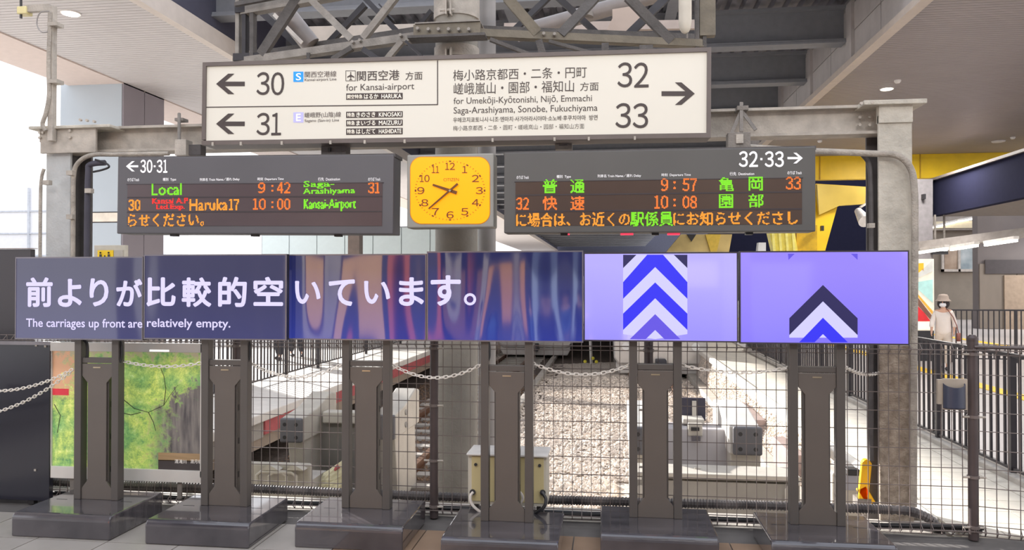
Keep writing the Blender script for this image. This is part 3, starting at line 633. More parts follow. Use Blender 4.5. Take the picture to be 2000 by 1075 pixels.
# ============================================================ DEPARTURE BOARDS
MBH = mat('board_housing_grey', (92,90,94), .5, 0, .05, 2); MBD = mat('board_display', (84,70,72), .25, 0, .08, 2); MBR = mat('display_joint', (58,50,54), .4)
def dboard(name, label, frm, roll, disp, rows, Y, depth, m=MBH, mdisp=MBD):
    (x0,y0,x1,y1) = frm; cx = (x0+x1)/2; cy = (y0+y1)/2; c = P(cx,cy,Y); a = P(x0,cy,Y); b_ = P(x1,cy,Y); hh = P(cx,y0,Y).z-P(cx,y1,Y).z
    r_ = thing(name, label, 'departure board', P(cx,y1,Y+depth/2))
    ca, sa = math.cos(roll), math.sin(roll)
    def R(b): b.v = [(c.x+(x-c.x)*ca-(z-c.z)*sa, y, c.z+(x-c.x)*sa+(z-c.z)*ca) for x,y,z in b.v]; return b
    R(MB().box((a.x,Y,c.z-hh/2),(b_.x,Y+depth,c.z+hh/2))).build('housing', m, r_, bev=.008)
    R(MB().box((a.x-.008,Y+.02,c.z+hh/2-.02),(b_.x+.01,Y+depth+.01,c.z+hh/2+.012))).build('top_cover', M_STEEL_D, r_)
    da = P(disp[0],disp[3],Y); db = P(disp[2],disp[1],Y)
    d_ = R(MB().box((da.x,Y-.004,da.z),(db.x,Y+.004,db.z))).build('display', mdisp, r_)
    for yy in rows: z = P(cx,yy,Y).z; R(MB().box((da.x,Y-.006,z-.006),(db.x,Y-.003,z+.006))).build('row_divider', MBR, r_)
    R(MB().box((da.x-.01,Y-.006,db.z),(db.x+.01,Y-.001,db.z+.006))).build('display_edge', MBR, r_)
    for fx in (.2,.5,.8): R(MB().box((a.x+(b_.x-a.x)*fx-.03,Y+.05,c.z-hh/2-.02),(a.x+(b_.x-a.x)*fx+.03,Y+.11,c.z-hh/2))).build('foot_stud', M_BLACK, r_)
    return r_, d_
MPR = mat('white_board_print', (236,234,236), .5, emit=(236,234,236), es=.25)
OR_ = led('led_orange', (255,124,38), 1.0); AM = led('led_amber', (255,160,38), 1.0); GR = led('led_green', (128,235,20), 1.0); RD = led('led_red', (255,40,32), 1.0); ORG = mat('led_orange_glow', (190,80,40), .5, emit=(190,72,20), es=.35)
YB = 6.5
lb, ld = dboard('departure_board', 'left LED departure board with white 30 and 31 above green Local line', (229,305,768,457), -.010, (249,355,747,444), (385,414), YB, .24)
b = MB(); arrow(b,246,270,325,20,4,YB-.002); b.build('printed_arrow', MPR, lb); b = MB(); add_num(b,'30·31',274,327,325,26,YB-.002,0,.02); b.build('platform_numbers', MPR, lb)
for s_,x0,x1 in (('のりば Track',249,272),('種別  Type',318,344),('列車名 Train Name／遅れ Delay',390,468),('時刻  Departure Time',503,554),('行先  Destination',621,664),('のりば Track',719,743)): b = MB(); add_text(b,s_,x0,x1,351 if x0<480 else 350,7,YB-.002,0,.004); b.build('printed_legend', MPR, lb)
def ledset(parent, items, Y):
    for m, lst in items:
        for it in lst:
            b = MB()
            if it[0].isdigit():
                for ch, xa, xb in digit_cells(*it[:3]): add_dots(b, ch, xa, xb, *it[3:5], Y)
                b.build('led_text', m, parent); continue
            add_dots(b, *it[:5], Y, **(it[5] if len(it) > 5 else {})); b.build('led_text', m, parent)
ledset(ld, [(GR,[('Local',296,355,370,23),('Saga-',593,653,361,15,{'pitch':1.6}),('Arashiyama',592,693,374.5,14,{'pitch':1.6}),('Kansai-Airport',593,695,401,25)]),
            (OR_,[('9',504,518,367,21),(':',530,534,368,13),('42',541,567,367,22),('31',719,741,367,22),('10',494,519,399,22),(':',530,534,400,13),('00',541,567,399,22)]),
            (AM,[('30',251,274,401,22),('Haruka',370,444,400,23),('17',447,467,400,22),('らせください。',250,398,430,25)]),
            (RD,[('Kansai A.P.',297,370,392.5,11,{'pitch':1.5}),('Ltd.Exp.',305,361,405.5,12,{'pitch':1.5})])], YB-.006)
rb, rd = dboard('departure_board', 'right LED departure board with white 32 and 33 above green 普通 line', (984.5,292.5,1593,454), -.003, (1007,347.5,1566,442.5), (378.5,411), YB, .22, mat('board_housing_taupe', (88,86,84), .5, 0, .05, 2), mat('board_display_brown', (82,66,58), .25, 0, .08, 2))
RR = -.003
b = MB(); arrow(b,1538,1568,309,21,4.5,YB-.002,False); b.build('printed_arrow', MPR, rb); b = MB(); add_num(b,'32·33',1443,1531,311,31,YB-.002,RR,.018); b.build('platform_numbers', MPR, rb)
for s_,x0,x1,cy in (('のりば Track',1009,1033,346.5),('種別  Type',1087,1115,345.5),('列車名 Train Name／遅れ Delay',1167,1252,344),('時刻  Departure Time',1292,1349,342),('行先  Destination',1425,1473,339.5),('のりば Track',1538,1566,337.5)): b = MB(); add_text(b,s_,x0,x1,cy,7,YB-.002,RR,.004); b.build('printed_legend', MPR, rb)
ledset(rd, [(GR,[('普',1060,1088,364,27),('通',1114,1141,364,26),('亀',1404,1433,360,27),('岡',1462,1490,359,27),('園',1404,1432,393,27),('部',1462,1491,392,27),('駅係員',1231,1314,428,28)]),
            (OR_,[('9',1291,1305,361,25),(':',1315,1320,362,15),('57',1333,1361,361,25),('33',1535,1564,358,25),('32',1008,1033,398,24),('快',1060,1088,397,27),('速',1114,1141,397,27),('10',1278,1305,395,26),(':',1315,1320,396,15),('08',1333,1361,395,25)]),
            (AM,[('に場合は、お近くの',1008,1230,429,27),('にお知らせくださし',1315,1558,426.5,27)])], YB-.006)
# ============================================================ CLOCK
YC = 6.55
ck = thing('wall_clock', 'square orange faced clock showing 9:38 in a grey case between the departure boards', 'clock', P(880,446,YC+.1))
px_box(MB(),794.5,299,964.5,446,YC,.2).build('case', mat('clock_case_grey', (150,148,142), .5, 0, .06, 3), ck, bev=.012)
def rrect(x0,y0,x1,y1,r,Y,n=8):
    pts = []
    for cx,cy,a0 in ((x1-r,y0+r,-90),(x1-r,y1-r,0),(x0+r,y1-r,90),(x0+r,y0+r,180)):
        for k in range(n+1): t_ = math.radians(a0+90*k/n); pts.append((cx+r*math.cos(t_), cy+r*math.sin(t_)))
    return [P(x,y,Y) for x,y in pts]
def slab(pts, dy): n = len(pts); b = MB(); b.add(pts+[v+Vector((0,dy,0)) for v in pts], [tuple(range(n)), tuple(range(2*n-1,n-1,-1))]+[(i,n+i,n+(i+1)%n,(i+1)%n) for i in range(n)]); return b
cf = slab(rrect(802,307.5,956,437,22,YC-.004), .01).build('dial', mat('amber_dial', (255,168,0), .3, 0, .02, 1, emit=(255,150,0), es=.5), ck)
slab(rrect(800.5,306,957.5,438.5,23,YC-.001), .01).build('dial_rim', mat('dial_rim', (206,140,30), .4), ck)
MBN = mat('brown_numeral', (116,62,18), .5); b = MB(); cx, cy = 879, 372.5
for k, s_ in enumerate('12 1 2 3 4 5 6 7 8 9 10 11'.split()):
    t_ = math.radians(k*30); x = cx+56*math.sin(t_)*1.02; y = cy-47.5*math.cos(t_); w_ = 7 if len(s_) == 1 else 9.5
    if s_ == '1': w_ = 5
    if s_ == '11': w_ = 7
    b = MB(); add_num(b, s_, x-w_, x+w_, y, 14, YC-.007, 0, .012)
    if s_ in ('1','10','11','12'):   # small serifs
        pass
    b.build('numeral', MBN, cf)
b = MB(); add_text(b, 'CITIZEN', 866, 896, 351, 6, YC-.007, 0, -.008); b.build('dial_lettering', MBN, cf)
b = MB()
for k in range(60):
    t_ = math.radians(k*6); sx, sy = 69, 58.5; f1, f0, hw = (1.0, .955, 2.2) if k%5 == 0 else (1.0, .955, .5)
    dx, dy = math.sin(t_), -math.cos(t_); nx_, ny_ = math.cos(t_), math.sin(t_)
    add_poly(b, [(cx+sx*dx*f0-nx_*hw, cy+sy*dy*f0-ny_*hw),(cx+sx*dx*f1-nx_*hw, cy+sy*dy*f1-ny_*hw),(cx+sx*dx*f1+nx_*hw, cy+sy*dy*f1+ny_*hw),(cx+sx*dx*f0+nx_*hw, cy+sy*dy*f0+ny_*hw)], YC-.006)
b.build('minute_marks', MBN, cf)['kind'] = 'stuff'
def hand(x0,y0,x1,y1,w0,w1,Y):
    d = Vector((x1-x0,y1-y0)).normalized(); n_ = Vector((-d.y,d.x))
    pts = [P(x0+n_.x*w0,y0+n_.y*w0,Y),P(x1+n_.x*w1,y1+n_.y*w1,Y),P(x1-n_.x*w1,y1-n_.y*w1,Y),P(x0-n_.x*w0,y0-n_.y*w0,Y)]; return slab(pts,.004)
MH = mat('brown_hand', (112,66,10), .4)
hand(892,377,845,361,3.4,2.0,YC-.016).build('hour_hand', MH, ck); hand(894,359,837,408,2.2,1.4,YC-.022).build('minute_hand', MH, ck)
MB().cyl(P(878.5,372.5,YC-.03),P(878.5,372.5,YC-.004),.01,12).build('hand_pin', M_STEEL_L, ck)
# ============================================================ DISPLAY STANDS WITH SCREENS
M_BASE = mat('glossy_dark_laminate', (62,60,66), .16, 0, .3, 2.2, .02, 30, coat=1, stretch=(1,6,1), rgb2=(84,80,84))
M_UP = mat('charcoal_upright', (88,83,80), .42, .2, .06, 3); M_COV = mat('charcoal_cover', (99,92,87), .4, .2, .05, 3); M_GAP = mat('dark_recess', (30,30,34), .5)
def arcs(prof, c, r, a0, a1, n=5): return [(c[0]+r*math.cos(math.radians(a0+(a1-a0)*k/n)), c[1]+r*math.sin(math.radians(a0+(a1-a0)*k/n))) for k in range(n+1)]
def stand(label):
    r_ = thing('display_stand', label, 'display stand', (0,0,0), 'digital display stands in a row')
    pts = [(.30,0),(.30,.19)] + arcs(None, (-.37,.14), .05, 90, 180) + [(-.42,0)]
    MB().prism(pts, -.43, .43, 'yz').build('base', M_BASE, r_, bev=.012, seg=3)
    for sx in (-1, 1):
        MB().box((sx*.205,0,.19),(sx*.142,.085,1.85)).build('upright', M_UP, r_, bev=.004)
        MB().box((sx*.205-.03*(sx>0)-.0,.04,.191),(sx*.205+.03*(sx<0),.05,.192)).build('floor_slot', M_GAP, r_)
    MB().box((-.142,.015,1.36),(.142,.07,1.405)).build('crossbar', M_UP, r_, bev=.003)
    MB().box((-.142,.03,1.70),(.142,.06,1.80)).build('crossbar', M_UP, r_)
    d = [(-.14,.19),(.14,.19),(.14,.285),(.088,.35),(.088,1.19),(.14,1.25),(.14,1.355),(-.14,1.355),(-.14,1.25),(-.088,1.19),(-.088,.35),(-.14,.285)]
    cv = MB().prism(d, .012, .03, 'xz').build('cable_cover', M_COV, r_, bev=.003)
    MB().box((-.034,.008,1.318),(.034,.014,1.328)).build('name_plate', mat('pale_gold_plate', (190,176,150), .3, .8), cv)
    for sx in (-1, 1): MB().box((sx*.088,.03,.3),(sx*.1,.085,1.24)).build('side_channel', M_UP, r_)
    ch = MB().box((-.088,.075,.3),(.088,.085,1.24)).build('back_plate', M_UP, r_)
    for z in (.42,.7,.98): MB().box((.1005,.05,z),(.102,.068,z+.05)).build('cable_slot', M_GAP, r_)
    for sx in (-1, 1): MB().box((sx*.30-.05,-.02,.19),(sx*.30+.05,-.014,.191)).build('floor_slot', M_GAP, r_)
    return r_
ST = [((141,232),976,5.97,'leftmost display stand, under the screen starting 前よりが'),((390,484),988,5.94,'display stand in front of the right edge of the tree poster, screen with 比較的空'),
      ((669,759),993,6.02,'display stand between tree poster and round column, screen with いていま'),((943,1036),1019,5.83,'display stand in front of the cream box, dark screen with す'),
      ((1233,1329),1012,6.07,'display stand whose lavender screen stacks several blue chevrons'),((1544,1652),1025,6.05,'rightmost display stand, lavender screen with one dark chevron')]
s0 = stand(ST[0][3]); SR = []
for k, ((x0,x1),yb,Yf,lab) in enumerate(ST):
    r_ = s0 if k == 0 else copy_tree(s0)
    a = P(x0,yb,Yf); b_ = P(x1,yb,Yf); r_.location = ((P(x0,yb,Yf+.0).x+b_.x)/2, Yf, 0); r_['label'] = lab; SR.append(r_)
# screens
def screen_mat(name, top, bot, es, wob):
    m = bpy.data.materials.new(name); m.use_nodes = True; t = m.node_tree; b = t.nodes['Principled BSDF']; MATS[name] = m
    b.inputs['Base Color'].default_value = (.01,.01,.02,1); b.inputs['Roughness'].default_value = .06; b.inputs['Specular IOR Level'].default_value = .9
    tcn = t.nodes.new('ShaderNodeTexCoord'); sp = t.nodes.new('ShaderNodeSeparateXYZ'); t.links.new(tcn.outputs['Generated'], sp.inputs[0])
    n = t.nodes.new('ShaderNodeTexNoise'); n.inputs['Scale'].default_value = 1.2; n.inputs['Detail'].default_value = 1; t.links.new(tcn.outputs['Object'], n.inputs[0])
    ma = t.nodes.new('ShaderNodeMath'); ma.operation = 'MULTIPLY_ADD'; ma.inputs[1].default_value = .35; t.links.new(n.outputs[0], ma.inputs[0]); t.links.new(sp.outputs[2], ma.inputs[2])
    r = t.nodes.new('ShaderNodeValToRGB'); r.color_ramp.elements[0].color = (*lin(bot),1); r.color_ramp.elements[1].color = (*lin(top),1); r.color_ramp.elements[1].position = 1.0; r.color_ramp.elements[0].position = .15
    t.links.new(ma.outputs[0], r.inputs[0]); t.links.new(r.outputs[0], b.inputs['Emission Color']); b.inputs['Emission Strength'].default_value = es
    n2 = t.nodes.new('ShaderNodeTexNoise'); n2.inputs['Scale'].default_value = 1.6; n2.inputs['Detail'].default_value = 0; mp = t.nodes.new('ShaderNodeMapping'); mp.inputs['Scale'].default_value = (2.2,1,.6)
    t.links.new(tcn.outputs['Object'], mp.inputs[0]); t.links.new(mp.outputs[0], n2.inputs[0]); bn = t.nodes.new('ShaderNodeBump'); bn.inputs['Strength'].default_value = wob; bn.inputs['Distance'].default_value = .05
    t.links.new(n2.outputs[0], bn.inputs['Height']); t.links.new(bn.outputs[0], b.inputs['Normal']); return m
MN1 = screen_mat('navy_screen', (44,44,84), (52,54,112), .62, .2); MN2 = screen_mat('blue_screen', (30,34,80), (44,56,150), .75, .42); MLV = screen_mat('lavender_screen', (158,140,252), (134,120,252), .78, .05); MLV2 = screen_mat('pale_lavender_screen', (186,176,255), (156,146,252), .8, .05)
MSC = led('screen_white', (222,214,255), .85)
SCR = [((30,280),(502,664),MN1),((281,560.5),(497,664),MN1),((561,833),(496.5,665),MN2),((834,1139),(490.5,668),MN2),((1140,1441),(493,668),MLV2),((1444.5,1775),(490,673),MLV)]
MON = []
for k, ((x0,x1),(y0,y1),m) in enumerate(SCR):
    Yf = ST[k][2]-.06 if k != 3 else ST[k][2]-.03
    a = P(x0,y1,Yf); c_ = P(x1,y0,Yf); ln = P((x0+x1)/2,y0,Yf).z-P((x0+x1)/2,y1,Yf).z; zc = P((x0+x1)/2,(y0+y1)/2,Yf).z; z0_, z1_ = zc-ln/2, zc+ln/2
    hs = MB().box((a.x,Yf,z0_),(c_.x,Yf+.05,z1_)).build('screen_housing', mat('black_bezel', (44,42,48), .35), SR[k], bev=.004)
    MB().box((a.x+.009,Yf-.003,z0_+.011),(c_.x-.009,Yf,z1_-.011)).build('screen', m, hs)
    for q in ((a.x,a.x+.009,z0_,z1_),(c_.x-.009,c_.x,z0_,z1_),(a.x+.009,c_.x-.009,z0_,z0_+.011),(a.x+.009,c_.x-.009,z1_-.011,z1_)):
        MB().box((q[0],Yf-.006,q[2]),(q[1],Yf,q[3])).build('bezel_strip', mat('dark_bezel_strip', (78,72,80), .3, .4) if k > 3 else mat('silver_bezel_strip', (120,116,124), .3, .5), hs)
    MON.append((hs, Yf-.006))
def mtext(k, s_, x0, x1, cy, h, bold=.02, m=MSC): b = MB(); add_text(b, s_, x0, x1, cy, h, MON[k][1], 0, bold, 4); b.build('screen_lettering', m, MON[k][0])
for k, s_, x0, x1, y0, y1 in ((0,'前',51,103,542,600),(0,'よ',113,160,545,600),(0,'り',175,212,544,599),(0,'が',227,278,545,599),(1,'比',286,343,542,599),(1,'較',355,413,542,600),(1,'的',426,482,541,600),(1,'空',495,553,541,598),
    (2,'い',576,626,549,594),(2,'て',642,693,546,598),(2,'い',711,762,549,594),(2,'ま',779,828,542,598),(3,'す',841,900,538,598),(3,'。',906,930,573,597)): mtext(k, s_, x0, x1, (y0+y1)/2, y1-y0, .028)
mtext(0,'The carriages up front are',51,278,634,22,.012); mtext(1,'relatively empty.',287,450,634,22,.012)
def chev(k, polys, m, nm='chevron', dy=0.001):
    for p in polys: b = MB(); add_poly(b, p, MON[k][1]-dy); b.build(nm, m, MON[k][0])
LB = led('pale_lavender', (206,202,255), .85); BL = led('screen_blue', (44,42,238), .85); NV = led('screen_navy', (38,34,120), .8); VI = led('screen_violet', (96,80,222), .85); DKN = led('screen_dark', (34,28,92), .7)
L, R_, C = 1217, 1342.5, 1279.6
chev(4, [[(L,498),(R_,498),(R_,640),(C,577.5),(L,640)]], LB, 'chevron_band', .0)
chev(4, [[(L,640),(L,645+8),(C,663),(R_,653),(R_,640),(C,577.5)]], LB, 'chevron_band', .0)
chev(4, [[(L,498),(1243,498),(L,524)],[(R_,498),(1316,498),(R_,524)]], DKN)
chev(4, [[(1264,498),(C,498),(C,522),(L,584),(L,551.5)],[(1295,498),(C,498),(C,522),(R_,584),(R_,551.5)]], BL)
chev(4, [[(C,552),(C,583),(L,645),(L,613)],[(C,552),(C,583),(R_,645),(R_,613)]], BL)
chev(4, [[(C,614),(C,645),(1261,663),(1230,663)],[(C,614),(C,645),(1298,663),(1329,663)]], VI)
L, R_, C = 1541.6, 1675, 1607.3
chev(5, [[(L,622),(C,558),(R_,622),(R_,660),(L,660)]], LB, 'chevron_band', .0)
chev(5, [[(C,557),(C,589),(L,655),(L,622)],[(C,557),(C,589),(R_,655),(R_,622)]], DKN)
chev(5, [[(C,621),(C,653),(1591,669),(1561,669)],[(C,621),(C,653),(1624,669),(1656,669)]], BL)
chev(5, [[(1539,496),(1552,496),(1540,508)],[(1662,496),(1675,496),(1675,508)]], VI)
# loose cables behind the first screens
for k, x in ((0,170),(0,237),(1,407),(1,487),(3,955)):
    Yc = ST[k][2]+.03; conduit('cable', [P(x-6,664,Yc),P(x,672,Yc),P(x+1,690,Yc),P(x,700,Yc),P(x-3,708,Yc)], .012, M_BLACK, SR[k], n=6)
# ============================================================ MESH FENCE
YF = 6.47; ZT = 1.56
fen = thing('mesh_fence', 'dark brown welded wire mesh fence running behind the display stands', 'fence', (0,YF,0))
xs_post = [P(462,800,YF).x, P(848,800,YF).x, P(1267,800,YF).x, P(1900,800,YF).x]
M_POST = mat('brown_fence_post', (82,72,72), .4, .2, .12)
for x in xs_post:
    MB().cyl((x,YF,0),(x,YF,ZT+.04), .038, 16).build('post', M_POST, fen, smooth=True)
    MB().lathe([(.043,0),(.043,.02),(.02,.045)], (x,YF,ZT+.03), 16).build('post_cap', M_POST, fen, smooth=True)
    for z in (.5,.98,.10,1.48):
        MB().lathe([(.046,-.012),(.046,.012)], (x,YF,z), 14).build('clamp', M_FENCE, fen)
        MB().cyl((x-.085,YF-.02,z),(x+.085,YF-.02,z), .009, 6).build('clamp_bolt', M_STEEL_L, fen)
def panel(x0, y0, x1, y1):
    b = MB(); d = Vector((x1-x0,y1-y0,0)); L_ = d.length; d.normalize(); n = int(L_/.0775); n_ = Vector((-d.y,d.x,0))
    fold = [(0,.06,.0),(0,.03,.05),(0,.0,.085)]
    for k in range(n+1):
        p = Vector((x0,y0,0))+d*(k*L_/n); b.beam(p+Vector((0,0,.03)), p+Vector((0,0,ZT)), .0052, .0052, up=(0,1,0))
        b.beam(p+Vector((0,0,ZT)), p+n_*(-.05)+Vector((0,0,ZT-.045)), .0052, .0052, up=(0,1,0)); b.beam(p+n_*(-.05)+Vector((0,0,ZT-.045)), p+Vector((0,0,ZT-.085)), .0052, .0052, up=(0,1,0))
        b.beam(p+Vector((0,0,.03)), p+n_*(-.05)+Vector((0,0,.075)), .0052, .0052, up=(0,1,0)); b.beam(p+n_*(-.05)+Vector((0,0,.075)), p+Vector((0,0,.115)), .0052, .0052, up=(0,1,0))
    A = Vector((x0,y0,0)); B = Vector((x1,y1,0))
    for z in [ZT,ZT-.085,.03,.115]+[.265+.15*k for k in range(8)]: b.beam(A+Vector((0,.003,z)), B+Vector((0,.003,z)), .006, .006)
    for z in (ZT-.045,.075): b.beam(A-n_*.05+Vector((0,0,z)), B-n_*.05+Vector((0,0,z)), .008, .008)
    o = b.build('wire_mesh', M_FENCE, fen); o['kind'] = 'stuff'
panel(-6.6,YF,xs_post[0],YF); panel(xs_post[0],YF,xs_post[1],YF); panel(xs_post[1],YF,xs_post[2],YF); panel(xs_post[2],YF,xs_post[3],YF); panel(xs_post[3],YF,4.6,6.05)
MB().cyl((xs_post[3],YF-.03,ZT-.02),(4.6,6.02,ZT-.02),.016,8).build('top_rail', M_POST, fen, smooth=True)
# corrugated black conduit along the fence foot
def corrug(name, pts, r, label, cat, pitch=.013):
    path = [Vector(p) for p in pts]; out = []
    for i in range(len(path)-1):
        p0 = path[max(i-1,0)]; p1 = path[i]; p2 = path[i+1]; p3 = path[min(i+2,len(path)-1)]; n = max(2,int((p2-p1).length/pitch))
        for k in range(n):
            t_ = k/n; out.append(.5*((2*p1)+(p2-p0)*t_+(2*p0-5*p1+4*p2-p3)*t_*t_+(3*p1-p0-3*p2+p3)*t_**3))
    out.append(path[-1]); rr = [r*(1.0 if i%2 else .80) for i in range(len(out))]
    return tag(MB().tube(out, r, 10, rr).build(name, mat('black_ribbed_plastic', (72,68,71), .45, 0, .3, 5, rgb2=(116,110,108)), None, smooth=False), label, cat)
corrug('corrugated_hose', [P(60,938,6.62),P(200,946,6.62),P(450,953,6.62),P(850,970,6.62),P(1200,980,6.62),P(1500,988,6.62),P(1740,996,6.62),P(1790,1003,6.64),P(1822,1020,6.66),P(1838,1045,6.7)], .042, 'thick black ribbed hose strung along the foot of the wire fence', 'hose')
for i,(z,y,m_) in enumerate(((.06,6.56,M_BLACK),(.035,6.6,M_STEEL_D),(.02,6.66,M_BLACK))):
    tag(MB().tube([(x,y+.012*math.sin(x*3+i),z+.006*math.sin(x*5+i*2)) for x in np.linspace(-6,3.0,80)], .02, 8).build('cable', m_, None, smooth=True), ('black cable lying just under the ribbed hose','grey cable, middle of the three lying below the hose','black cable lowest and farthest back below the ribbed hose')[i], 'cable', 'cables under the hose')
# ============================================================ BLACK BOARDS AND TREE POSTER
tb_ = thing('black_board', 'tall black glossy board at the left edge, right end beside the tree poster', 'board', P(40,968,6.36))
b = MB(); px_box(b,-220,670,98,967,6.36,.05).build('panel', mat('black_gloss', (40,40,50), .18, 0, .15, 1), tb_, bev=.004)
px_box(MB(),-220,668,98,671,6.35,.05).build('top_trim', mat('grey_trim_metal', (130,126,130), .4, .5), tb_)
for q in ((70,675),(88,677),(68,919)): px_box(MB(),q[0]-2,q[1]-2,q[0]+2,q[1]+2,6.352,.01).build('screw', M_STEEL_L, tb_)
for x in (-150,60): px_box(MB(),x-6,967,x+6,985,6.38,.05).build('foot', M_BLACK, tb_)
ub = thing('grey_board', 'dark grey panel at the far left, behind the first screen and above the black board', 'board', P(0,668,6.7))
px_box(MB(),-260,487,60,1000,6.72,.06).build('panel', mat('dark_grey_panel', (62,58,62), .45, 0, .1, 1), ub, bev=.004)
px_box(MB(),-262,485,62,488,6.71,.08).build('top_trim', mat('bronze_trim', (130,108,92), .4, .4), ub)
YPO = 6.35
po = thing('tree_poster', 'backlit poster of bright green trees over a dark ravine, in a white frame', 'poster', P(247,930,YPO))
pic = bpy.data.materials.new('forest_photo'); pic.use_nodes = True; t_ = pic.node_tree; bs = t_.nodes['Principled BSDF']; bs.inputs['Roughness'].default_value = .3
tcn = t_.nodes.new('ShaderNodeTexCoord'); gen = tcn.outputs['Generated']
def node(kind, **kw):
    n = t_.nodes.new(kind)
    for k_, v in kw.items(): n.inputs[k_].default_value = v
    return n
mp = node('ShaderNodeMapping'); mp.inputs['Scale'].default_value = (1.25,0,1); t_.links.new(gen, mp.inputs[0])
nz = node('ShaderNodeTexNoise', Scale=16, Detail=10, Roughness=.74); t_.links.new(mp.outputs[0], nz.inputs[0])
vo = node('ShaderNodeTexVoronoi', Scale=85); t_.links.new(mp.outputs[0], vo.inputs[0])
ad = node('ShaderNodeMath'); ad.operation = 'MULTIPLY_ADD'; ad.inputs[1].default_value = -.09; t_.links.new(vo.outputs[0], ad.inputs[0]); t_.links.new(nz.outputs[0], ad.inputs[2])
rg = node('ShaderNodeValToRGB'); t_.links.new(ad.outputs[0], rg.inputs[0]); e = rg.color_ramp.elements
e[0].position = .2; e[0].color = (*lin((84,118,86)),1); e[1].position = .62; e[1].color = (*lin((226,230,166)),1)
for p_, c_ in ((.34,(128,164,104)),(.43,(164,192,108)),(.52,(194,212,124))): q = e.new(p_); q.color = (*lin(c_),1)
n3 = node('ShaderNodeTexNoise', Scale=4.2, Detail=6); t_.links.new(mp.outputs[0], n3.inputs[0])
hue = node('ShaderNodeMixRGB'); hue.blend_type = 'MULTIPLY'; r3 = node('ShaderNodeValToRGB'); r3.color_ramp.elements[0].color = (.50,.74,.80,1); r3.color_ramp.elements[1].color = (1.12,1.06,.86,1); r3.color_ramp.elements[0].position = .4; r3.color_ramp.elements[1].position = .6
t_.links.new(n3.outputs[0], r3.inputs[0]); hue.inputs[0].default_value = 1; t_.links.new(rg.outputs[0], hue.inputs[1]); t_.links.new(r3.outputs[0], hue.inputs[2])
# dark ravine lower right: mask = smooth( x - .62 + noise ) * ( .62 - z )
sx = node('ShaderNodeSeparateXYZ'); t_.links.new(gen, sx.inputs[0])
def mth(op, a, b_, clamp=False):
    n = t_.nodes.new('ShaderNodeMath'); n.operation = op; n.use_clamp = clamp
    for i_, v in enumerate((a, b_)):
        if isinstance(v, (int,float)): n.inputs[i_].default_value = v
        else: t_.links.new(v, n.inputs[i_])
    return n.outputs[0]
wob = mth('MULTIPLY', mth('SUBTRACT', nz.outputs[0], .5), .8)
mx = mth('MULTIPLY', mth('SUBTRACT', mth('ADD', sx.outputs[0], wob), .63), 5, True)
mz = mth('MULTIPLY', mth('SUBTRACT', mth('ADD', mth('MULTIPLY', sx.outputs[0], .75), wob), mth('ADD', sx.outputs[2], -.04)), 14, True)
mk = mth('MULTIPLY', mx, mz)
mp2 = node('ShaderNodeMapping'); mp2.inputs['Scale'].default_value = (34,0,3.5); t_.links.new(gen, mp2.inputs[0]); n5 = node('ShaderNodeTexNoise', Scale=1, Detail=6); t_.links.new(mp2.outputs[0], n5.inputs[0])
dk = node('ShaderNodeValToRGB'); dk.color_ramp.elements[0].position = .3; dk.color_ramp.elements[1].position = .85; t_.links.new(n5.outputs[0], dk.inputs[0]); dk.color_ramp.elements[0].color = (*lin((64,60,64)),1); dk.color_ramp.elements[1].color = (*lin((150,142,134)),1)
m1 = node('ShaderNodeMixRGB'); t_.links.new(mk, m1.inputs[0]); t_.links.new(hue.outputs[0], m1.inputs[1]); t_.links.new(dk.outputs[0], m1.inputs[2])
# autumn orange + haze, upper left
mo = mth('MULTIPLY', mth('MULTIPLY', mth('SUBTRACT', .22, mth('ADD', sx.outputs[0], wob)), 9, True), mth('MULTIPLY', mth('SUBTRACT', sx.outputs[2], .58), 8, True))
m2 = node('ShaderNodeMixRGB'); t_.links.new(mo, m2.inputs[0]); t_.links.new(m1.outputs[0], m2.inputs[1]); m2.inputs[2].default_value = (*lin((206,158,124)),1)
mt = mth('MULTIPLY', mth('SUBTRACT', mth('ADD', sx.outputs[2], wob), .93), 12, True)
m3 = node('ShaderNodeMixRGB'); t_.links.new(mt, m3.inputs[0]); t_.links.new(m2.outputs[0], m3.inputs[1]); m3.inputs[2].default_value = (*lin((170,160,130)),1)
t_.links.new(m3.outputs[0], bs.inputs['Base Color']); t_.links.new(m3.outputs[0], bs.inputs['Emission Color']); bs.inputs['Emission Strength'].default_value = .3
pn = px_box(MB(),100,686,392,921,YPO,.02).build('picture', pic, po)
MFR = mat('white_poster_frame', (214,210,204), .4, .1, .04)
for q in ((98,672,394,686),(98,921,394,934),(390,672,396,934),(98,672,101,934)): px_box(MB(),*q,YPO-.02,.06).build('frame_rail', MFR, po, bev=.003)
px_box(MB(),292,684,330,687,YPO-.022,.004).build('lamp_gap', mat('lit_gap', (255,255,250), .5, emit=(255,255,250), es=.8), po)
px_box(MB(),101,760,134,772,YPO-.003,.003).build('red_bridge_print', mat('red_print', (206,52,66), .5, emit=(206,52,66), es=.25), pn)
px_box(MB(),309,887,390,900,YPO-.003,.003).build('roof_print', mat('tan_print', (150,124,92), .5, 0, .2, 3, emit=(150,124,92), es=.2, stretch=(1,1,20)), pn)
px_box(MB(),309,901,390,920,YPO-.003,.003).build('shadow_print', mat('dark_print', (72,66,66), .5), pn)
b = MB(); add_text(b,'清滝川',341,364,902,8,YPO-.005,0,.0); b.build('caption', mat('pale_caption', (226,220,214), .5, emit=(226,220,214), es=.3), pn)
b = MB(); add_text(b,'渡月橋',372,394,902,8,YPO-.005,0,.0); b.build('caption', mat('pale_caption', (226,220,214)), pn)
for x in (140,350): px_box(MB(),x-4,934,x+4,975,YPO+.01,.02).build('leg', M_STEEL, po)
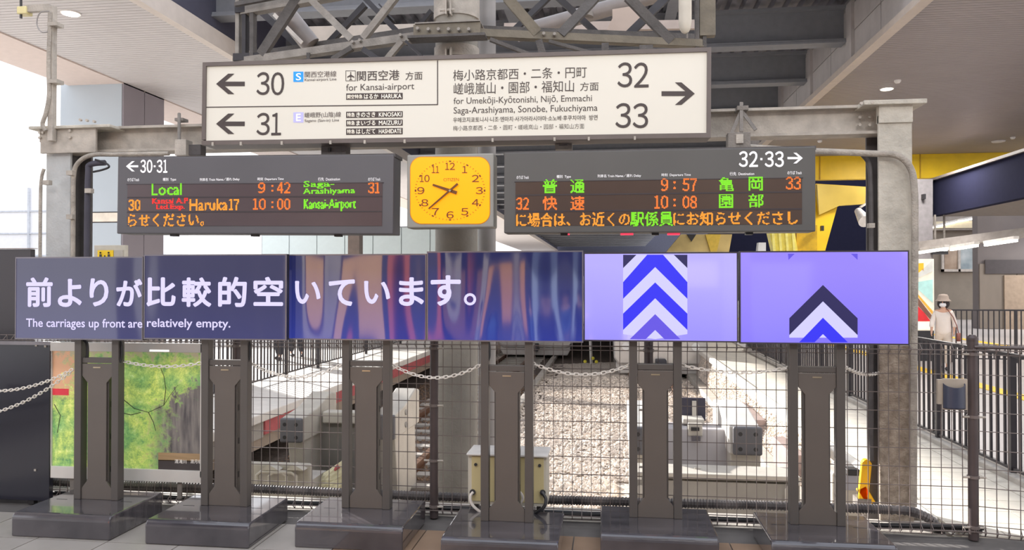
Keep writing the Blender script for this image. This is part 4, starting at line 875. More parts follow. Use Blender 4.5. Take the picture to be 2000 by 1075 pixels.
for pts in ([(234,775),(262,798),(290,806),(320,792),(334,770),(348,752)],[(320,792),(324,760),(320,735),(312,715)],[(234,806),(256,811),(275,806)],[(290,806),(300,826),(304,842)],[(106,790),(118,812),(112,846)]):
    MB().tube([P(x,y,YPO-.001) for x,y in pts], .004, 5, [.004-.0005*k for k in range(len(pts))]).build('branch_print', mat('branch_print', (66,70,52), .6), pn)
# notice board by the left column
nb = thing('notice_board', 'cream notice board with yellow sheet peeking above the first screen', 'notice board', P(214,560,9.0))
px_box(MB(),183,479,245,620,9.0,.06).build('board', mat('cream_board', (196,190,176), .5), nb, bev=.004)
px_box(MB(),190,489,221,560,8.99,.01).build('yellow_sheet', mat('yellow_sheet', (252,206,20), .5), nb)
b = MB()
for q in ((196,494),(212,494)): b.cyl(P(q[0],q[1],8.985),P(q[0],q[1],8.98),.012,8)
px_box(b,194,497,198,510,8.98,.005); px_box(b,210,497,214,510,8.98,.005); px_box(b,203,499,205,510,8.98,.005); b.build('figure_print', M_BLACK, nb)
px_box(MB(),222,489,240,560,8.99,.01).build('grey_sheet', mat('grey_sheet', (176,170,160), .5), nb)
for x in (190,238): a = P(x,620,9.03); MB().box((a.x-.02,9.01,-.9),(a.x+.02,9.05,a.z)).build('post', M_STEEL, nb)
nb.location.z = -.9
for ch in nb.children: ch.location.z += P(214,560,9.0).z+.9
# ============================================================ CREAM CONTROL BOX
bx = thing('control_box', 'cream metal electrical box on the fence between the fourth and fifth stands', 'electrical box', P(992,985,6.36))
MCB = mat('cream_box_paint', (196,190,176), .5, 0, .06, 3); MDB = mat('yellowish_box_door', (196,182,136), .45, 0, .05, 3)
px_box(MB(),914,889,1068,985,6.14,.26).build('housing', MCB, bx, bev=.006)
dr = px_box(MB(),921,896,1062,979,6.13,.012).build('door', MDB, bx, bev=.003)
a = P(914,889,6.12); b_ = P(1068,889,6.12); MB().box((a.x-.01,6.1,a.z),(b_.x+.01,6.44,a.z+.015)).build('lid', mat('pale_lid', (214,210,206), .5), bx, bev=.004)
for q in ((929,908),(1054,910)): MB().cyl(P(*q,6.128),P(*q,6.12),.013,12).build('lock', M_BLACK, dr)
for q in ((923,962),(1060,963)): MB().cyl(P(*q,6.128),P(*q,6.118),.024,14).build('cable_gland', M_BLACK, dr)
conduit('cable', [P(924,962,6.1),P(919,970,6.08),P(921,984,6.07),P(932,996,6.06),P(945,1004,6.06)], .012, mat('white_cable', (206,198,190), .5), bx)
conduit('cable', [P(1012,958,6.1),P(1020,968,6.08),P(1020,978,6.07),P(1010,990,6.06)], .011, MATS['white_cable'], bx)
conduit('cable', [P(1058,962,6.1),P(1066,975,6.08),P(1063,990,6.06),P(1050,1000,6.06),P(1040,1004,6.1)], .014, M_BLACK, bx)
for x in (930,1052): px_box(MB(),x-4,985,x+4,1018,6.3,.04).build('leg', M_STEEL_D, bx)
# ============================================================ BIN ON THE RIGHT FENCE, ORANGE LEVER
bn_ = thing('brochure_holder', 'navy curved holder in a beige frame hung on the fence at the right', 'holder', P(1864,800,6.36))
px_box(MB(),1832,742,1843,790,6.40,.03).build('side_bracket', mat('beige_frame', (176,164,150), .5), bn_)
px_box(MB(),1843,741,1890,801,6.40,.03).build('back_frame', mat('beige_frame', (176,164,150)), bn_, bev=.003)
a = P(1843,798,6.38); c_ = P(1886,750,6.38); b = MB(); n = 10; vs = []; cxm = (a.x+c_.x)/2; rw_ = (c_.x-a.x)/2
for k in range(n+1):
    th_ = math.pi*k/n; 
    for zz in (a.z, c_.z+.0-.03*math.sin(th_)): vs.append((cxm-rw_*math.cos(th_), 6.39-.06*math.sin(th_), zz))
    for zz in (c_.z-.03*math.sin(th_), a.z): vs.append((cxm-(rw_-.006)*math.cos(th_), 6.395-.053*math.sin(th_), zz))
b.add(vs, [(4*k+i,4*k+(i+1)%4,4*k+4+(i+1)%4,4*k+4+i) for k in range(n) for i in range(4)]); b.build('pocket', mat('navy_plastic', (62,66,84), .3, 0, .08), bn_, smooth=True)
MB().prism([(cxm-rw_*math.cos(math.pi*k/n), 6.39-.06*math.sin(math.pi*k/n)) for k in range(n+1)], a.z, a.z+.008, 'xy').build('pocket_floor', MATS['navy_plastic'], bn_)
ol = thing('orange_lever', 'bright orange yellow point lever standing behind the fence near the right column', 'lever', P(1690,985,7.25))
MOL = mat('safety_orange', (255,190,16), .4, 0, .05)
for q in (((1692,903),(1684,984)),((1681,952),(1700,984))): a = P(*q[0],7.2); b_ = P(*q[1],7.2); MB().beam(a,b_,.085,.05,up=(0,1,0)).build('arm', MOL, ol, bev=.006)
MB().cyl(P(1692,905,7.2)+Vector((0,-.02,0)),P(1692,905,7.2)+Vector((0,.04,0)),.035,14).build('handle_end', MOL, ol)
px_box(MB(),1676,976,1702,992,7.17,.15).build('foot_plate', M_STEEL, ol)
# ============================================================ CHAINS
MCH = mat('white_plastic_chain', (224,218,210), .4, 0, .04)
lk = MB(); L_ = .022; rr_ = .012; pts = []
for k in range(12):
    a_ = 2*math.pi*k/12; pts.append((math.cos(a_)*rr_+(L_-rr_)*(1 if math.cos(a_) > 0 else -1), math.sin(a_)*rr_, 0))
n = len(pts); vs = []; fs = []
for i in range(n):
    p = Vector(pts[i]); d = (Vector(pts[(i+1)%n])-Vector(pts[i-1])).normalized(); sd = Vector((0,0,1)).cross(d)
    for k in range(5): a_ = 2*math.pi*k/5; vs.append(p+sd*(.0042*math.cos(a_))+Vector((0,0,.0042*math.sin(a_))))
for i in range(n):
    for k in range(5): fs.append((i*5+k, i*5+(k+1)%5, ((i+1)%n)*5+(k+1)%5, ((i+1)%n)*5+k))
lk.add(vs, fs); LME = bpy.data.meshes.new('chain_link'); LME.from_pydata([tuple(v) for v in vs], [], fs); LME.materials.append(MCH); fixn(LME)
def chain(label, p0, p1, sag, Y0, Y1, group='white chains along the fence'):
    a = P(*p0,Y0); b_ = P(*p1,Y1); pr_ = thing('plastic_chain', label, 'chain', tuple((a+b_)/2), group); o = world_loc(pr_)
    S = [a.lerp(b_,t)+Vector((0,0,-sag*4*t*(1-t))) for t in np.linspace(0,1,200)]; Ls = [0]
    for i in range(1,200): Ls.append(Ls[-1]+(S[i]-S[i-1]).length)
    n = int(Ls[-1]/.036)
    for k in range(n):
        s_ = (k+.5)*Ls[-1]/n; i = max(1,next((i for i,v in enumerate(Ls) if v >= s_), 199)); d = (S[min(i+1,199)]-S[i-1]).normalized(); p = S[i]
        q = d.to_track_quat('X','Z') @ Quaternion((1,0,0), math.radians(20 if k%2 else 100))
        l = bpy.data.objects.new('link', LME); COL.objects.link(l); l.parent = pr_; l.location = p-o; l.rotation_mode = 'QUATERNION'; l.rotation_quaternion = q
chain('white plastic chain, upper of two drooping across the black board at left', (-40,762), (142,722), .07, 6.2, 6.0)
chain('white plastic chain, lower of two drooping across the black board at left', (-40,812), (142,724), .07, 6.18, 6.0)
chain('white plastic chain hanging across the tree poster between first two stands', (232,704), (392,710), .04, 6.05, 6.0)
chain('white plastic chain between the second and third stands', (484,706), (670,711), .12, 6.05, 6.05)
chain('white plastic chain crossing the round column and brown fence post', (760,709), (943,710), .12, 6.1, 5.95)
chain('white plastic chain above the cream box, before the gravel mound', (1036,708), (1233,712), .09, 5.95, 6.12)
chain('white plastic chain over the right track between the lavender screen stands', (1329,713), (1544,718), .05, 6.15, 6.12)
chain('short white plastic chain right of the rightmost stand, ending at the column', (1652,718), (1716,729), .03, 6.12, 6.8)
# ============================================================ BUFFER STOPS
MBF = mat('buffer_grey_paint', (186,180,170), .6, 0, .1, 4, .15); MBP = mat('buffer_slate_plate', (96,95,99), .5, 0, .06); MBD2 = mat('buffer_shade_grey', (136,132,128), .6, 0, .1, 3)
def buffer_plate(par, pxc, pyc, hw, hh, Y):
    c = P(pxc,pyc,Y); w = hw/F*Y; h = hh/F*Y
    pl = MB().box((c.x-w,Y,c.z-h),(c.x+w,Y+.07,c.z+h)).build('buffer_plate', MBP, par, bev=.025, seg=3)
    for sx in (-.52,.52):
        for sz in (-.55,.5): MB().cyl((c.x+sx*w,Y-.002,c.z+sz*h),(c.x+sx*w,Y+.01,c.z+sz*h),.026,12).build('bolt_hole', M_BLACK, pl); 
    return c, w, h
YB1 = 9.5
bf = thing('buffer_stop', 'grey two-armed buffer stop at the left track beside the red-edged platform', 'buffer stop', (P(655,840,10).x, 10.0, TRK), 'track-end buffer stops')
for i, (pxc, pyc) in enumerate(((567,842),(748,836))):
    c, w, h = buffer_plate(bf, pxc, pyc, 23.5, 25, YB1)
    MB().prism([(YB1+.07,c.z-h),(YB1+.07,c.z+h),(YB1+.55,c.z+h+.05),(YB1+1.1,c.z+h+.2),(YB1+1.3,c.z+h+.16),(YB1+1.3,c.z-h)], c.x-w, c.x+w, 'yz').build('buffer_arm', MBF, bf, bev=.02)
    MB().prism([(YB1+.3,TRK),(YB1+.3,TRK+.2),(YB1+.16,c.z-h+.01),(YB1+1.2,c.z-h+.01),(YB1+1.3,TRK)], c.x-w*.75, c.x+w*.75, 'yz').build('support_leg', MBF, bf, bev=.02)
    if i: 
        for z in (-.05,.12): MB().cyl((c.x+w+.001,YB1+.55,c.z+z),(c.x+w+.006,YB1+.55,c.z+z+.001),.05,12).build('side_hole', MBD2, bf)
a = P(590,820,10); b_ = P(730,820,10)
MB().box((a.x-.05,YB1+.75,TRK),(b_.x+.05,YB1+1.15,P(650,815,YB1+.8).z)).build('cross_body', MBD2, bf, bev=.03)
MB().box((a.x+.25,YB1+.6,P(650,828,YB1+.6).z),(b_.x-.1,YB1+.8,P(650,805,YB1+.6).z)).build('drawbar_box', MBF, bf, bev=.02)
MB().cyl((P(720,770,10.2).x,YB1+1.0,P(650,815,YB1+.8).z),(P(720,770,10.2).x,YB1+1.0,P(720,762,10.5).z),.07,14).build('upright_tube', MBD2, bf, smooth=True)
# low bracket in front of the left stop
lo_ = thing('floor_bracket', 'pale low steel bracket with rounded arches in front of the left buffer stop', 'bracket', P(520,950,8.6))
px_box(MB(),470,907,607,952,8.5,.08).build('plate', MBF, lo_, bev=.05, seg=4)
for (x0,x1) in ((502,578),(526,560)): 
    a = P(x0,955,8.4); b_ = P(x1,924,8.4); MB().tube([(a.x,8.4,a.z),(a.x,8.4,b_.z-.04),(a.x+.05,8.4,b_.z),(b_.x-.05,8.4,b_.z),(b_.x,8.4,b_.z-.04),(b_.x,8.4,a.z)], .022, 8).build('arch', MBF, lo_, smooth=True)
for x in (529,577): a = P(x,908,8.45); MB().prism([(a.x-.09,a.z-.05),(a.x,a.z+.02),(a.x+.13,a.z-.05)], 8.38, 8.5).build('gusset', MBF, lo_)
px_box(MB(),470,940,607,1010,8.52,.5).build('foot_block', M_CONC, lo_)
wg = thing('canvas_sack', 'crumpled cream canvas bundle in front of the left buffer stop', 'bundle', P(640,956,8.9))
b = MB(); c = P(640,940,8.9); n, m_ = 18, 9; vs = []
for j in range(m_+1):
    for i in range(n): 
        a_ = 2*math.pi*i/n; q = j/m_; rr_ = (1-q**1.6)*(.26+.035*math.sin(5*a_+q*9)+.02*math.sin(9*a_)); vs.append((c.x+math.cos(a_)*rr_+q*.22, 8.9+math.sin(a_)*rr_*.7, c.z-.14+q*.42))
b.add(vs, [(j*n+i,j*n+(i+1)%n,(j+1)*n+(i+1)%n,(j+1)*n+i) for j in range(m_) for i in range(n)]); b.build('sack_body', mat('cream_canvas', (206,198,164), .9, 0, .1, 8), wg)
MB().cyl((c.x+.2,8.9,c.z+.2),(c.x+.22,8.9,c.z+.38),.03,10,.022).build('tied_neck', mat('pale_cord', (214,208,196), .8), wg); MB().cyl((c.x+.1,8.85,c.z+.12),(c.x+.16,8.85,c.z+.2),.03,8).build('red_tie', M_RED, wg)
MB().box((c.x-.3,8.7,TRK),(c.x+.4,9.1,c.z-.13)).build('block_under', M_CONC, wg)
YB2 = 9.3
b2 = thing('buffer_stop', 'broad grey buffer stop at the right track end behind lavender screen stands', 'buffer stop', (P(1355,860,10).x,10.0,TRK), 'track-end buffer stops')
pls = [buffer_plate(b2, 1461, 863, 27, 27, YB2), buffer_plate(b2, 1257, 863, 20, 27, YB2)]
for c, w, h in pls:
    MB().prism([(YB2+.07,c.z-h),(YB2+.07,c.z+h),(YB2+.9,c.z+h+.12),(YB2+1.5,c.z+h+.1),(YB2+1.5,c.z-h)], c.x-w-.04, c.x+w-.02, 'yz').build('buffer_arm', mat('buffer_pale', (206,202,196), .6, 0, .08, 4), b2, bev=.02)
    MB().box((c.x-w-.02,YB2+.12,TRK),(c.x+w,YB2+1.3,c.z-h+.01)).build('support_leg', MBF, b2, bev=.02)
x0, x1 = pls[1][0].x, pls[0][0].x
MB().prism([(YB2+.25,TRK),(YB2+.25,TRK+.25),(YB2+.42,P(1350,838,YB2+.42).z),(YB2+1.3,P(1350,826,YB2+1.3).z),(YB2+1.3,TRK)], x0-.1, x1-.1, 'yz').build('sloped_body', mat('buffer_lilac_grey', (168,164,166), .6, 0, .06, 3), b2, bev=.015)
q = px_box(MB(),1331,779,1378,822,YB2+1.1,.06).build('black_plate', mat('navy_black_plate', (52,50,66), .4), b2)
px_box(MB(),1352,784,1360,828,YB2+1.06,.03).build('lever_arm', MBF, b2); px_box(MB(),1334,820,1376,830,YB2+.8,.3).build('latch_base', MBF, b2, bev=.01)
px_box(MB(),1344,828,1372,852,YB2+.38,.06).build('coupler_plate', MBF, b2, bev=.01)
px_box(MB(),1350,836,1366,842,YB2+.35,.03).build('coupler_slot', M_BLACK, b2); 
for x in (1351,1360): px_box(MB(),x,853,x+8,862,YB2+.33,.03).build('coupler_slot', mat('slot_grey', (96,92,98), .5), b2)
z = P(1400,925,8.6).z; a = P(1238,930,8.5); b_ = P(1562,930,8.5)
bb = thing('cross_girder', 'long pale steel girder lying across in front of the right buffer stop', 'girder', ((a.x+b_.x)/2,8.6,TRK))
MB().box((a.x,8.46,P(1400,938,8.46).z-.0),(b_.x,8.9,P(1400,924,8.46).z-.02)).build('top_flange', MBF, bb, bev=.008)
MB().box((a.x,8.5,TRK),(b_.x,8.62,P(1400,944,8.46).z)).build('web', mat('girder_web_grey', (150,146,140), .6, 0, .1, 3), bb)
for q in ((1362,917),): MB().lathe([(.04,0),(.04,.05),(.02,.07)], P(q[0],q[1]+6,8.7), 12).build('bolt_dome', MBF, bb, smooth=True)
a = P(1546,972,8.4); MB().tube([(a.x-.05,8.4,a.z-.15),(a.x-.05,8.4,a.z+.08),(a.x,8.4,a.z+.14),(a.x+.08,8.4,a.z+.14)], .02, 8).build('hook', MBF, bb, smooth=True)
MB().cyl(P(1251,957,8.45),P(1251,957,8.4),.05,12).build('end_bolt', MBF, bb)
# machine box by the lever + pipes on the bank
mb_ = thing('point_machine', 'pale grey railway point machine box left of the orange lever', 'machine', P(1650,980,8.0))
px_box(MB(),1626,926,1680,1040,8.0,.4).build('case', MBF, mb_, bev=.02); px_box(MB(),1652,930,1676,958,7.98,.03).build('window_recess', mat('pale_recess', (150,150,160), .4), mb_)
px_box(MB(),1636,912,1672,922,8.1,.2).build('top_cover', MBD2, mb_, bev=.02); px_box(MB(),1655,918,1680,930,7.97,.1).build('dark_fitting', M_BLACK, mb_, bev=.01)
# rusty pipes/boxes on the gravel bank, right track
for (q, lab) in (((1434,780,1480,800),'brown cable box lying on the gravel bank, farther one'),((1476,785,1520,795),'x')):
    pass
for i, (px, py, lab) in enumerate(((1440,725,'farther of two brown cable trough lids set in the gravel bank'),(1474,770,'nearer of two brown cable trough lids set in the gravel bank'))):
    o = tag(MB().box((2.52,(13.6,10.9)[i],TRK+.1),(2.70,(15.6,12.2)[i],TRK+.56)).build('trough_lid', mat('brown_lid', (150,134,130), .8, 0, .12, 5), bev=.01), lab, 'lid', 'trough lids on the bank')
# low box beyond buffer
# ============================================================ TRAINS (only the skirts show below the screens)
M_TR = mat('train_silver', (196,194,192), .3, .4, .04); M_TRD = mat('train_underframe', (54,54,62), .6, 0, .2); M_GL = mat('train_glass', (30,34,44), .08)
def train(label, xc, Y, stripe):
    r_ = thing('train', label, 'train', (xc,Y,TRK), 'trains waiting at the platform ends')
    z0 = TRK+.45; w = 1.42
    pts = [(-w+.15,z0),(w-.15,z0),(w,z0+.18),(w,z0+2.4),(w-.25,z0+3.0),(w-.6,z0+3.15),(-w+.6,z0+3.15),(-w+.25,z0+3.0),(-w,z0+2.4),(-w,z0+.18)]
    MB().prism([(xc+x,z) for x,z in pts], Y, Y+20).build('car_body', M_TR, r_, bev=.05)
    for sx in (-.7,.7): MB().box((xc+sx-.55,Y-.03,z0+1.35),(xc+sx+.55,Y+.02,z0+2.35)).build('windscreen', M_GL, r_, bev=.02)
    MB().box((xc-w+.02,Y-.02,z0+.85),(xc+w-.02,Y+.01,z0+1.0)).build('stripe', stripe, r_)
    for sx in (-1.05,1.05): MB().cyl((xc+sx,Y-.04,z0+.55),(xc+sx,Y+.02,z0+.55),.12,14).build('headlamp', M_WHITE, r_)
    MB().prism([(xc-1.25,z0-.3),(xc+1.25,z0-.3),(xc+1.35,z0-.1),(xc+1.35,z0+.05),(xc-1.35,z0+.05),(xc-1.35,z0-.1)], Y+.1, Y+.4).build('skirt', mat('train_skirt_grey', (186,182,178), .5, 0, .06), r_, bev=.03)
    MB().box((xc-.16,Y-.45,z0-.1),(xc+.16,Y+.3,z0+.18)).build('coupler', M_TRD, r_, bev=.03)
    MB().box((xc-1.1,Y+.6,TRK+.16),(xc+1.1,Y+3.2,z0+.02)).build('bogie', M_TRD, r_)
    for sx in (-.53,.53):
        for dy in (1.0,2.9): MB().cyl((xc+sx-.06,Y+dy,TRK+.45),(xc+sx+.06,Y+dy,TRK+.45),.4,20).build('wheel', M_TRD, r_)
train('silver commuter train nose behind the left fence bay, left of the gravel mound', -2.85, 29, mat('train_blue', (40,80,160), .4))
train('silver commuter train nose above the right track, behind lavender screens', 1.55, 23.5, mat('train_green', (60,120,100), .4))
# yellow flowers / marker on gravel in front of the trains
fm = thing('track_marker', 'thin pale post with small yellow tags at the far top of the gravel mound', 'marker', G(1155,712,TRK+.05))
c = G(1155,712,TRK+.05); MB().cyl(c, (c.x-.05,c.y,c.z+1.2), .05, 8).build('post', mat('pale_post', (216,212,206), .6), fm)
for q in ((-.22,.1),(.06,.22),(.18,.1)): MB().ell((c.x+q[0],c.y-.05,c.z+q[1]), (.06,.03,.06), 8, 6).build('yellow_tag', mat('tag_yellow', (226,214,70), .6), fm)
# ============================================================ RAILINGS
MRL = mat('black_railing', (50,46,50), .4, .2, .1)
def railing(label, x, y0, y1, h, pitch, z=0, group='platform railings', side='y', fixed=0, r=.012):
    r_ = thing('railing', label, 'railing', ((x,(y0+y1)/2,z) if side == 'y' else ((y0+y1)/2,fixed,z)), group); o = world_loc(r_)
    def pt(t, zz): return Vector((x,t,zz)) if side == 'y' else Vector((t,fixed,zz))
    MB().beam(pt(y0,z+h), pt(y1,z+h), .05, .04).build('top_rail', MRL, r_); MB().beam(pt(y0,z+.1), pt(y1,z+.1), .03, .03).build('bottom_rail', MRL, r_)
    n = int((y1-y0)/pitch); b0 = None
    for k in range(n+1):
        t = y0+(y1-y0)*k/n
        if k%12 == 0: MB().box(tuple(pt(t,z)-Vector((.03,.03,0))), tuple(pt(t,z+h)+Vector((.03,.03,0)))).build('post', MRL, r_); continue
        if b0 is None:
            b0 = MB().box((-r,-r,z+.1),(r,r,z+h)).build('baluster', MRL, r_)
            for v in b0.data.vertices: v.co += o-Vector((0,0,z))
            b0.location = pt(t,0)-o+Vector((0,0,z))
        else: inst('baluster', b0, r_, pt(t,0)-o+Vector((0,0,z)))
railing('black barred railing along the right platform, from the fence past the woman', 4.2, 6.75, 24, 1.29, .15)
kb = struct(MB().box((4.1,6.6,-.02),(4.36,24,.06)).build('railing_kerb', M_KERB, bev=.01))
railing('black barred railing along the left platform behind the poster and stands', -6.95, 10.2, 40, 1.25, .15)
railing('farther black railing across the hall behind the woman, right edge', 0, 8.75, 24, 1.35, .13, side='x', fixed=20.8)
# ============================================================ MURAL PANEL beside the woman
mu = thing('mural_panel', 'tall advertising panel with a red train illustration, left of the woman in white', 'panel', (P(1804,672,21).x,21,0))
px_box(MB(),1786,506,1824,646,21,.1).build('picture', mat('cream_mural', (238,232,214), .5, emit=(238,232,214), es=.2), mu)
MB().box((P(1786,646,21).x,21,0),(P(1824,646,21).x,21.3,P(1786,646,21).z)).build('dark_plinth', M_BLACK, mu)
def mur(nm, pts, rgb, dy): a = [P(x,y,20.99-dy) for x,y in pts]; b = MB(); b.add(a, [tuple(range(len(a)))]); b.build(nm, mat('mural_'+nm, rgb, .5, emit=rgb, es=.2), mu)
mur('red_shape', [(1787,592),(1787,628),(1818,628),(1806,612)], (216,40,48), 0); mur('brown_stripe', [(1787,574),(1787,590),(1818,626),(1821,618)], (120,84,70), .002)
mur('gold_stripe', [(1787,568),(1787,573),(1822,616),(1822,608)], (226,170,60), .004); mur('aqua_window', [(1787,552),(1787,560),(1822,592),(1822,546)], (176,220,214), 0)
mur('amber_sign', [(1789,515),(1789,534),(1804,530),(1804,514)], (240,180,40), 0); mur('pale_roof', [(1787,540),(1822,508),(1822,530),(1787,546)], (206,206,200), .0)
b = MB(); add_text(b, '・・・・・・・・・・', 1789, 1821, 636, 3, 20.98); 
mur('caption_bar', [(1786,629),(1786,644),(1824,644),(1824,629)], (246,244,238), 0)
# ============================================================ LAMPS AND SMALL CEILING THINGS
ML = mat('lamp_glow', (255,250,235), .5, emit=(255,248,230), es=6); MLW = mat('white_plastic_fitting', (228,224,220), .5)
def zc(px,py): return G(px,py,Z0)
for i, (px, py, lab, m) in enumerate(((138,25,'round recessed downlight glowing in the left pale slatted ceiling',ML),(1732,173,'round recessed downlight glowing in the right taupe ceiling',ML))):
    c = zc(px,py); t__ = thing('downlight', lab, 'downlight', tuple(c)); MB().lathe([(.17,-.02),(.17,.02)], c, 24).build('trim_ring', MLW, t__); MB().lathe([(.14,-.03),(.14,-.01)], c, 24).build('lens', m, t__)
for px, py, lab in ((1753,157,'small white ceiling sensor beside the glowing right downlight'),(1978,268,'small white ceiling sensor at the far right, above the canopy edge'),(1601,275,'small white ceiling sensor just above the yellow beam'),(1950,276,'flat unlit ceiling disc at the far right under the taupe ceiling')):
    c = zc(px,py); o = MB().lathe([(.001,-.08),(.05,-.07),(.08,-.03),(.08,.02)] if 'disc' not in lab else [(.2,-.03),(.22,.0),(.22,.02)], c, 16).build('ceiling_sensor', MLW, None, smooth=True); tag(o, lab, 'sensor' if 'sensor' in lab else 'ceiling disc')
for i, (p0, p1, Yl, lab) in enumerate((((1795,494),(1850,486),29,'fluorescent tube light, nearest the right gantry column'),((1858,488),(1908,480),28,'fluorescent tube light, middle of the row beyond the woman'),((1925,479),(1985,470),27,'fluorescent tube light at the far right above the concrete wall'),
        ((1822,445),(1868,434),44.6,'upper fluorescent strip above the two picture windows, left one'),((1871,433),(1906,427),44.6,'upper fluorescent strip above the two picture windows, right one'))):
    a = P(*p0,Yl); b_ = P(*p1,Yl-2 if Yl < 40 else Yl); t__ = thing('tube_light', lab, 'tube light', tuple((a+b_)/2), 'fluorescent tubes on the right'); MB().beam(a,b_,.1,.08).build('tube', mat('tube_glow', (255,252,240), .5, emit=(255,252,240), es=3), t__)
    MB().beam(a+Vector((0,.0,.09)),b_+Vector((0,0,.09)),.16,.09).build('fitting', MLW, t__)
struct(MB().beam(P(1790,488,29)+Vector((0,0,.12)),P(2010,461,26)+Vector((0,0,.12)),.26,.3).build('trim_light_rail', mat('light_rail_grey', (150,144,140), .5)))
hs = thing('information_screen', 'small hanging black screen with white rows, above the mural panel', 'screen', P(1837,497,29.4)); px_box(MB(),1822,468,1852,497,29.4,.2).build('housing', M_BLACK, hs)
for y in (471,483): 
    for x in (1824,1834,1843): px_box(MB(),x,y,x+8,y+8,29.37,.02).build('white_tile', mat('screen_tile', (236,240,240), .5, emit=(236,240,240), es=.6), hs)
for x in (1828,1846): a = P(x,468,29.4); MB().box((a.x-.03,29.45,a.z),(a.x+.03,29.5,4.56)).build('hanger_rod', M_STEEL, hs)
sl_ = thing('spotlight', 'white round spotlight on an arm against the dark gap left of the right column', 'spotlight', P(1683,425,27))
MB().cyl(P(1690,433,26.6),P(1676,412,27.2),.22,16,.12).build('lamp_head', MLW, sl_, smooth=True); MB().beam(P(1680,405,27.2),P(1692,398,27.4),.06,.06).build('arm', M_STEEL_L, sl_); MB().beam(P(1692,398,27.4),P(1694,360,27.6),.06,.06).beam(P(1694,360,27.6),Vector((P(1694,360,27.6).x,27.6,Z0)),.06,.06).build('arm', M_STEEL_L, sl_)
for px, py, lab in ((1607,446,'small dark wall lamp on the yellow funnel'),(1806,384,'small dark wall lamp on the grey slab column')):
    o = px_box(MB(),px-2.5,py-5,px+2.5,py+5,28.3 if px<1700 else 29.4,.2).build('wall_lamp', M_BLACK, None); tag(o, lab, 'wall lamp')
# reflective brassy vault over the far track (right of centre, under the right board)
bv = struct(quadprism('brassy_vault', [(1330,458),(1430,458),(1424,492),(1302,492)], 40, .6, mat('brassy_panel', (190,168,112), .3, .5, .35, .5, .8, 1.2), None))
MBK = mat('brassy_band', (214,180,70), .4, .2, .1); quadprism('amber_band', [(1378,458),(1408,458),(1400,492),(1388,492)], 39.8, .2, MBK, bv); quadprism('dark_notch', [(1342,458),(1360,458),(1351,472)], 39.8, .2, M_BLACK, bv)
struct(quadprism('pale_far_fitting', [(1482,474),(1496,474),(1496,492),(1480,492)], 38, .5, M_WHITE))
# red lamps strip under the right board (signals)
for px0, px1, lab in ((1098,1112,'small red lamp below the right departure board, left one'),(1212,1237,'red lamp strip below the middle of the right departure board'),(1304,1328,'red lamp strip below the right departure board, rightmost')):
    o = px_box(MB(),px0,455.8,px1,459,6.6,.05).build('red_lamp', mat('red_lamp_glow', (255,60,90), .4, emit=(255,60,90), es=.9), None); tag(o, lab, 'lamp')
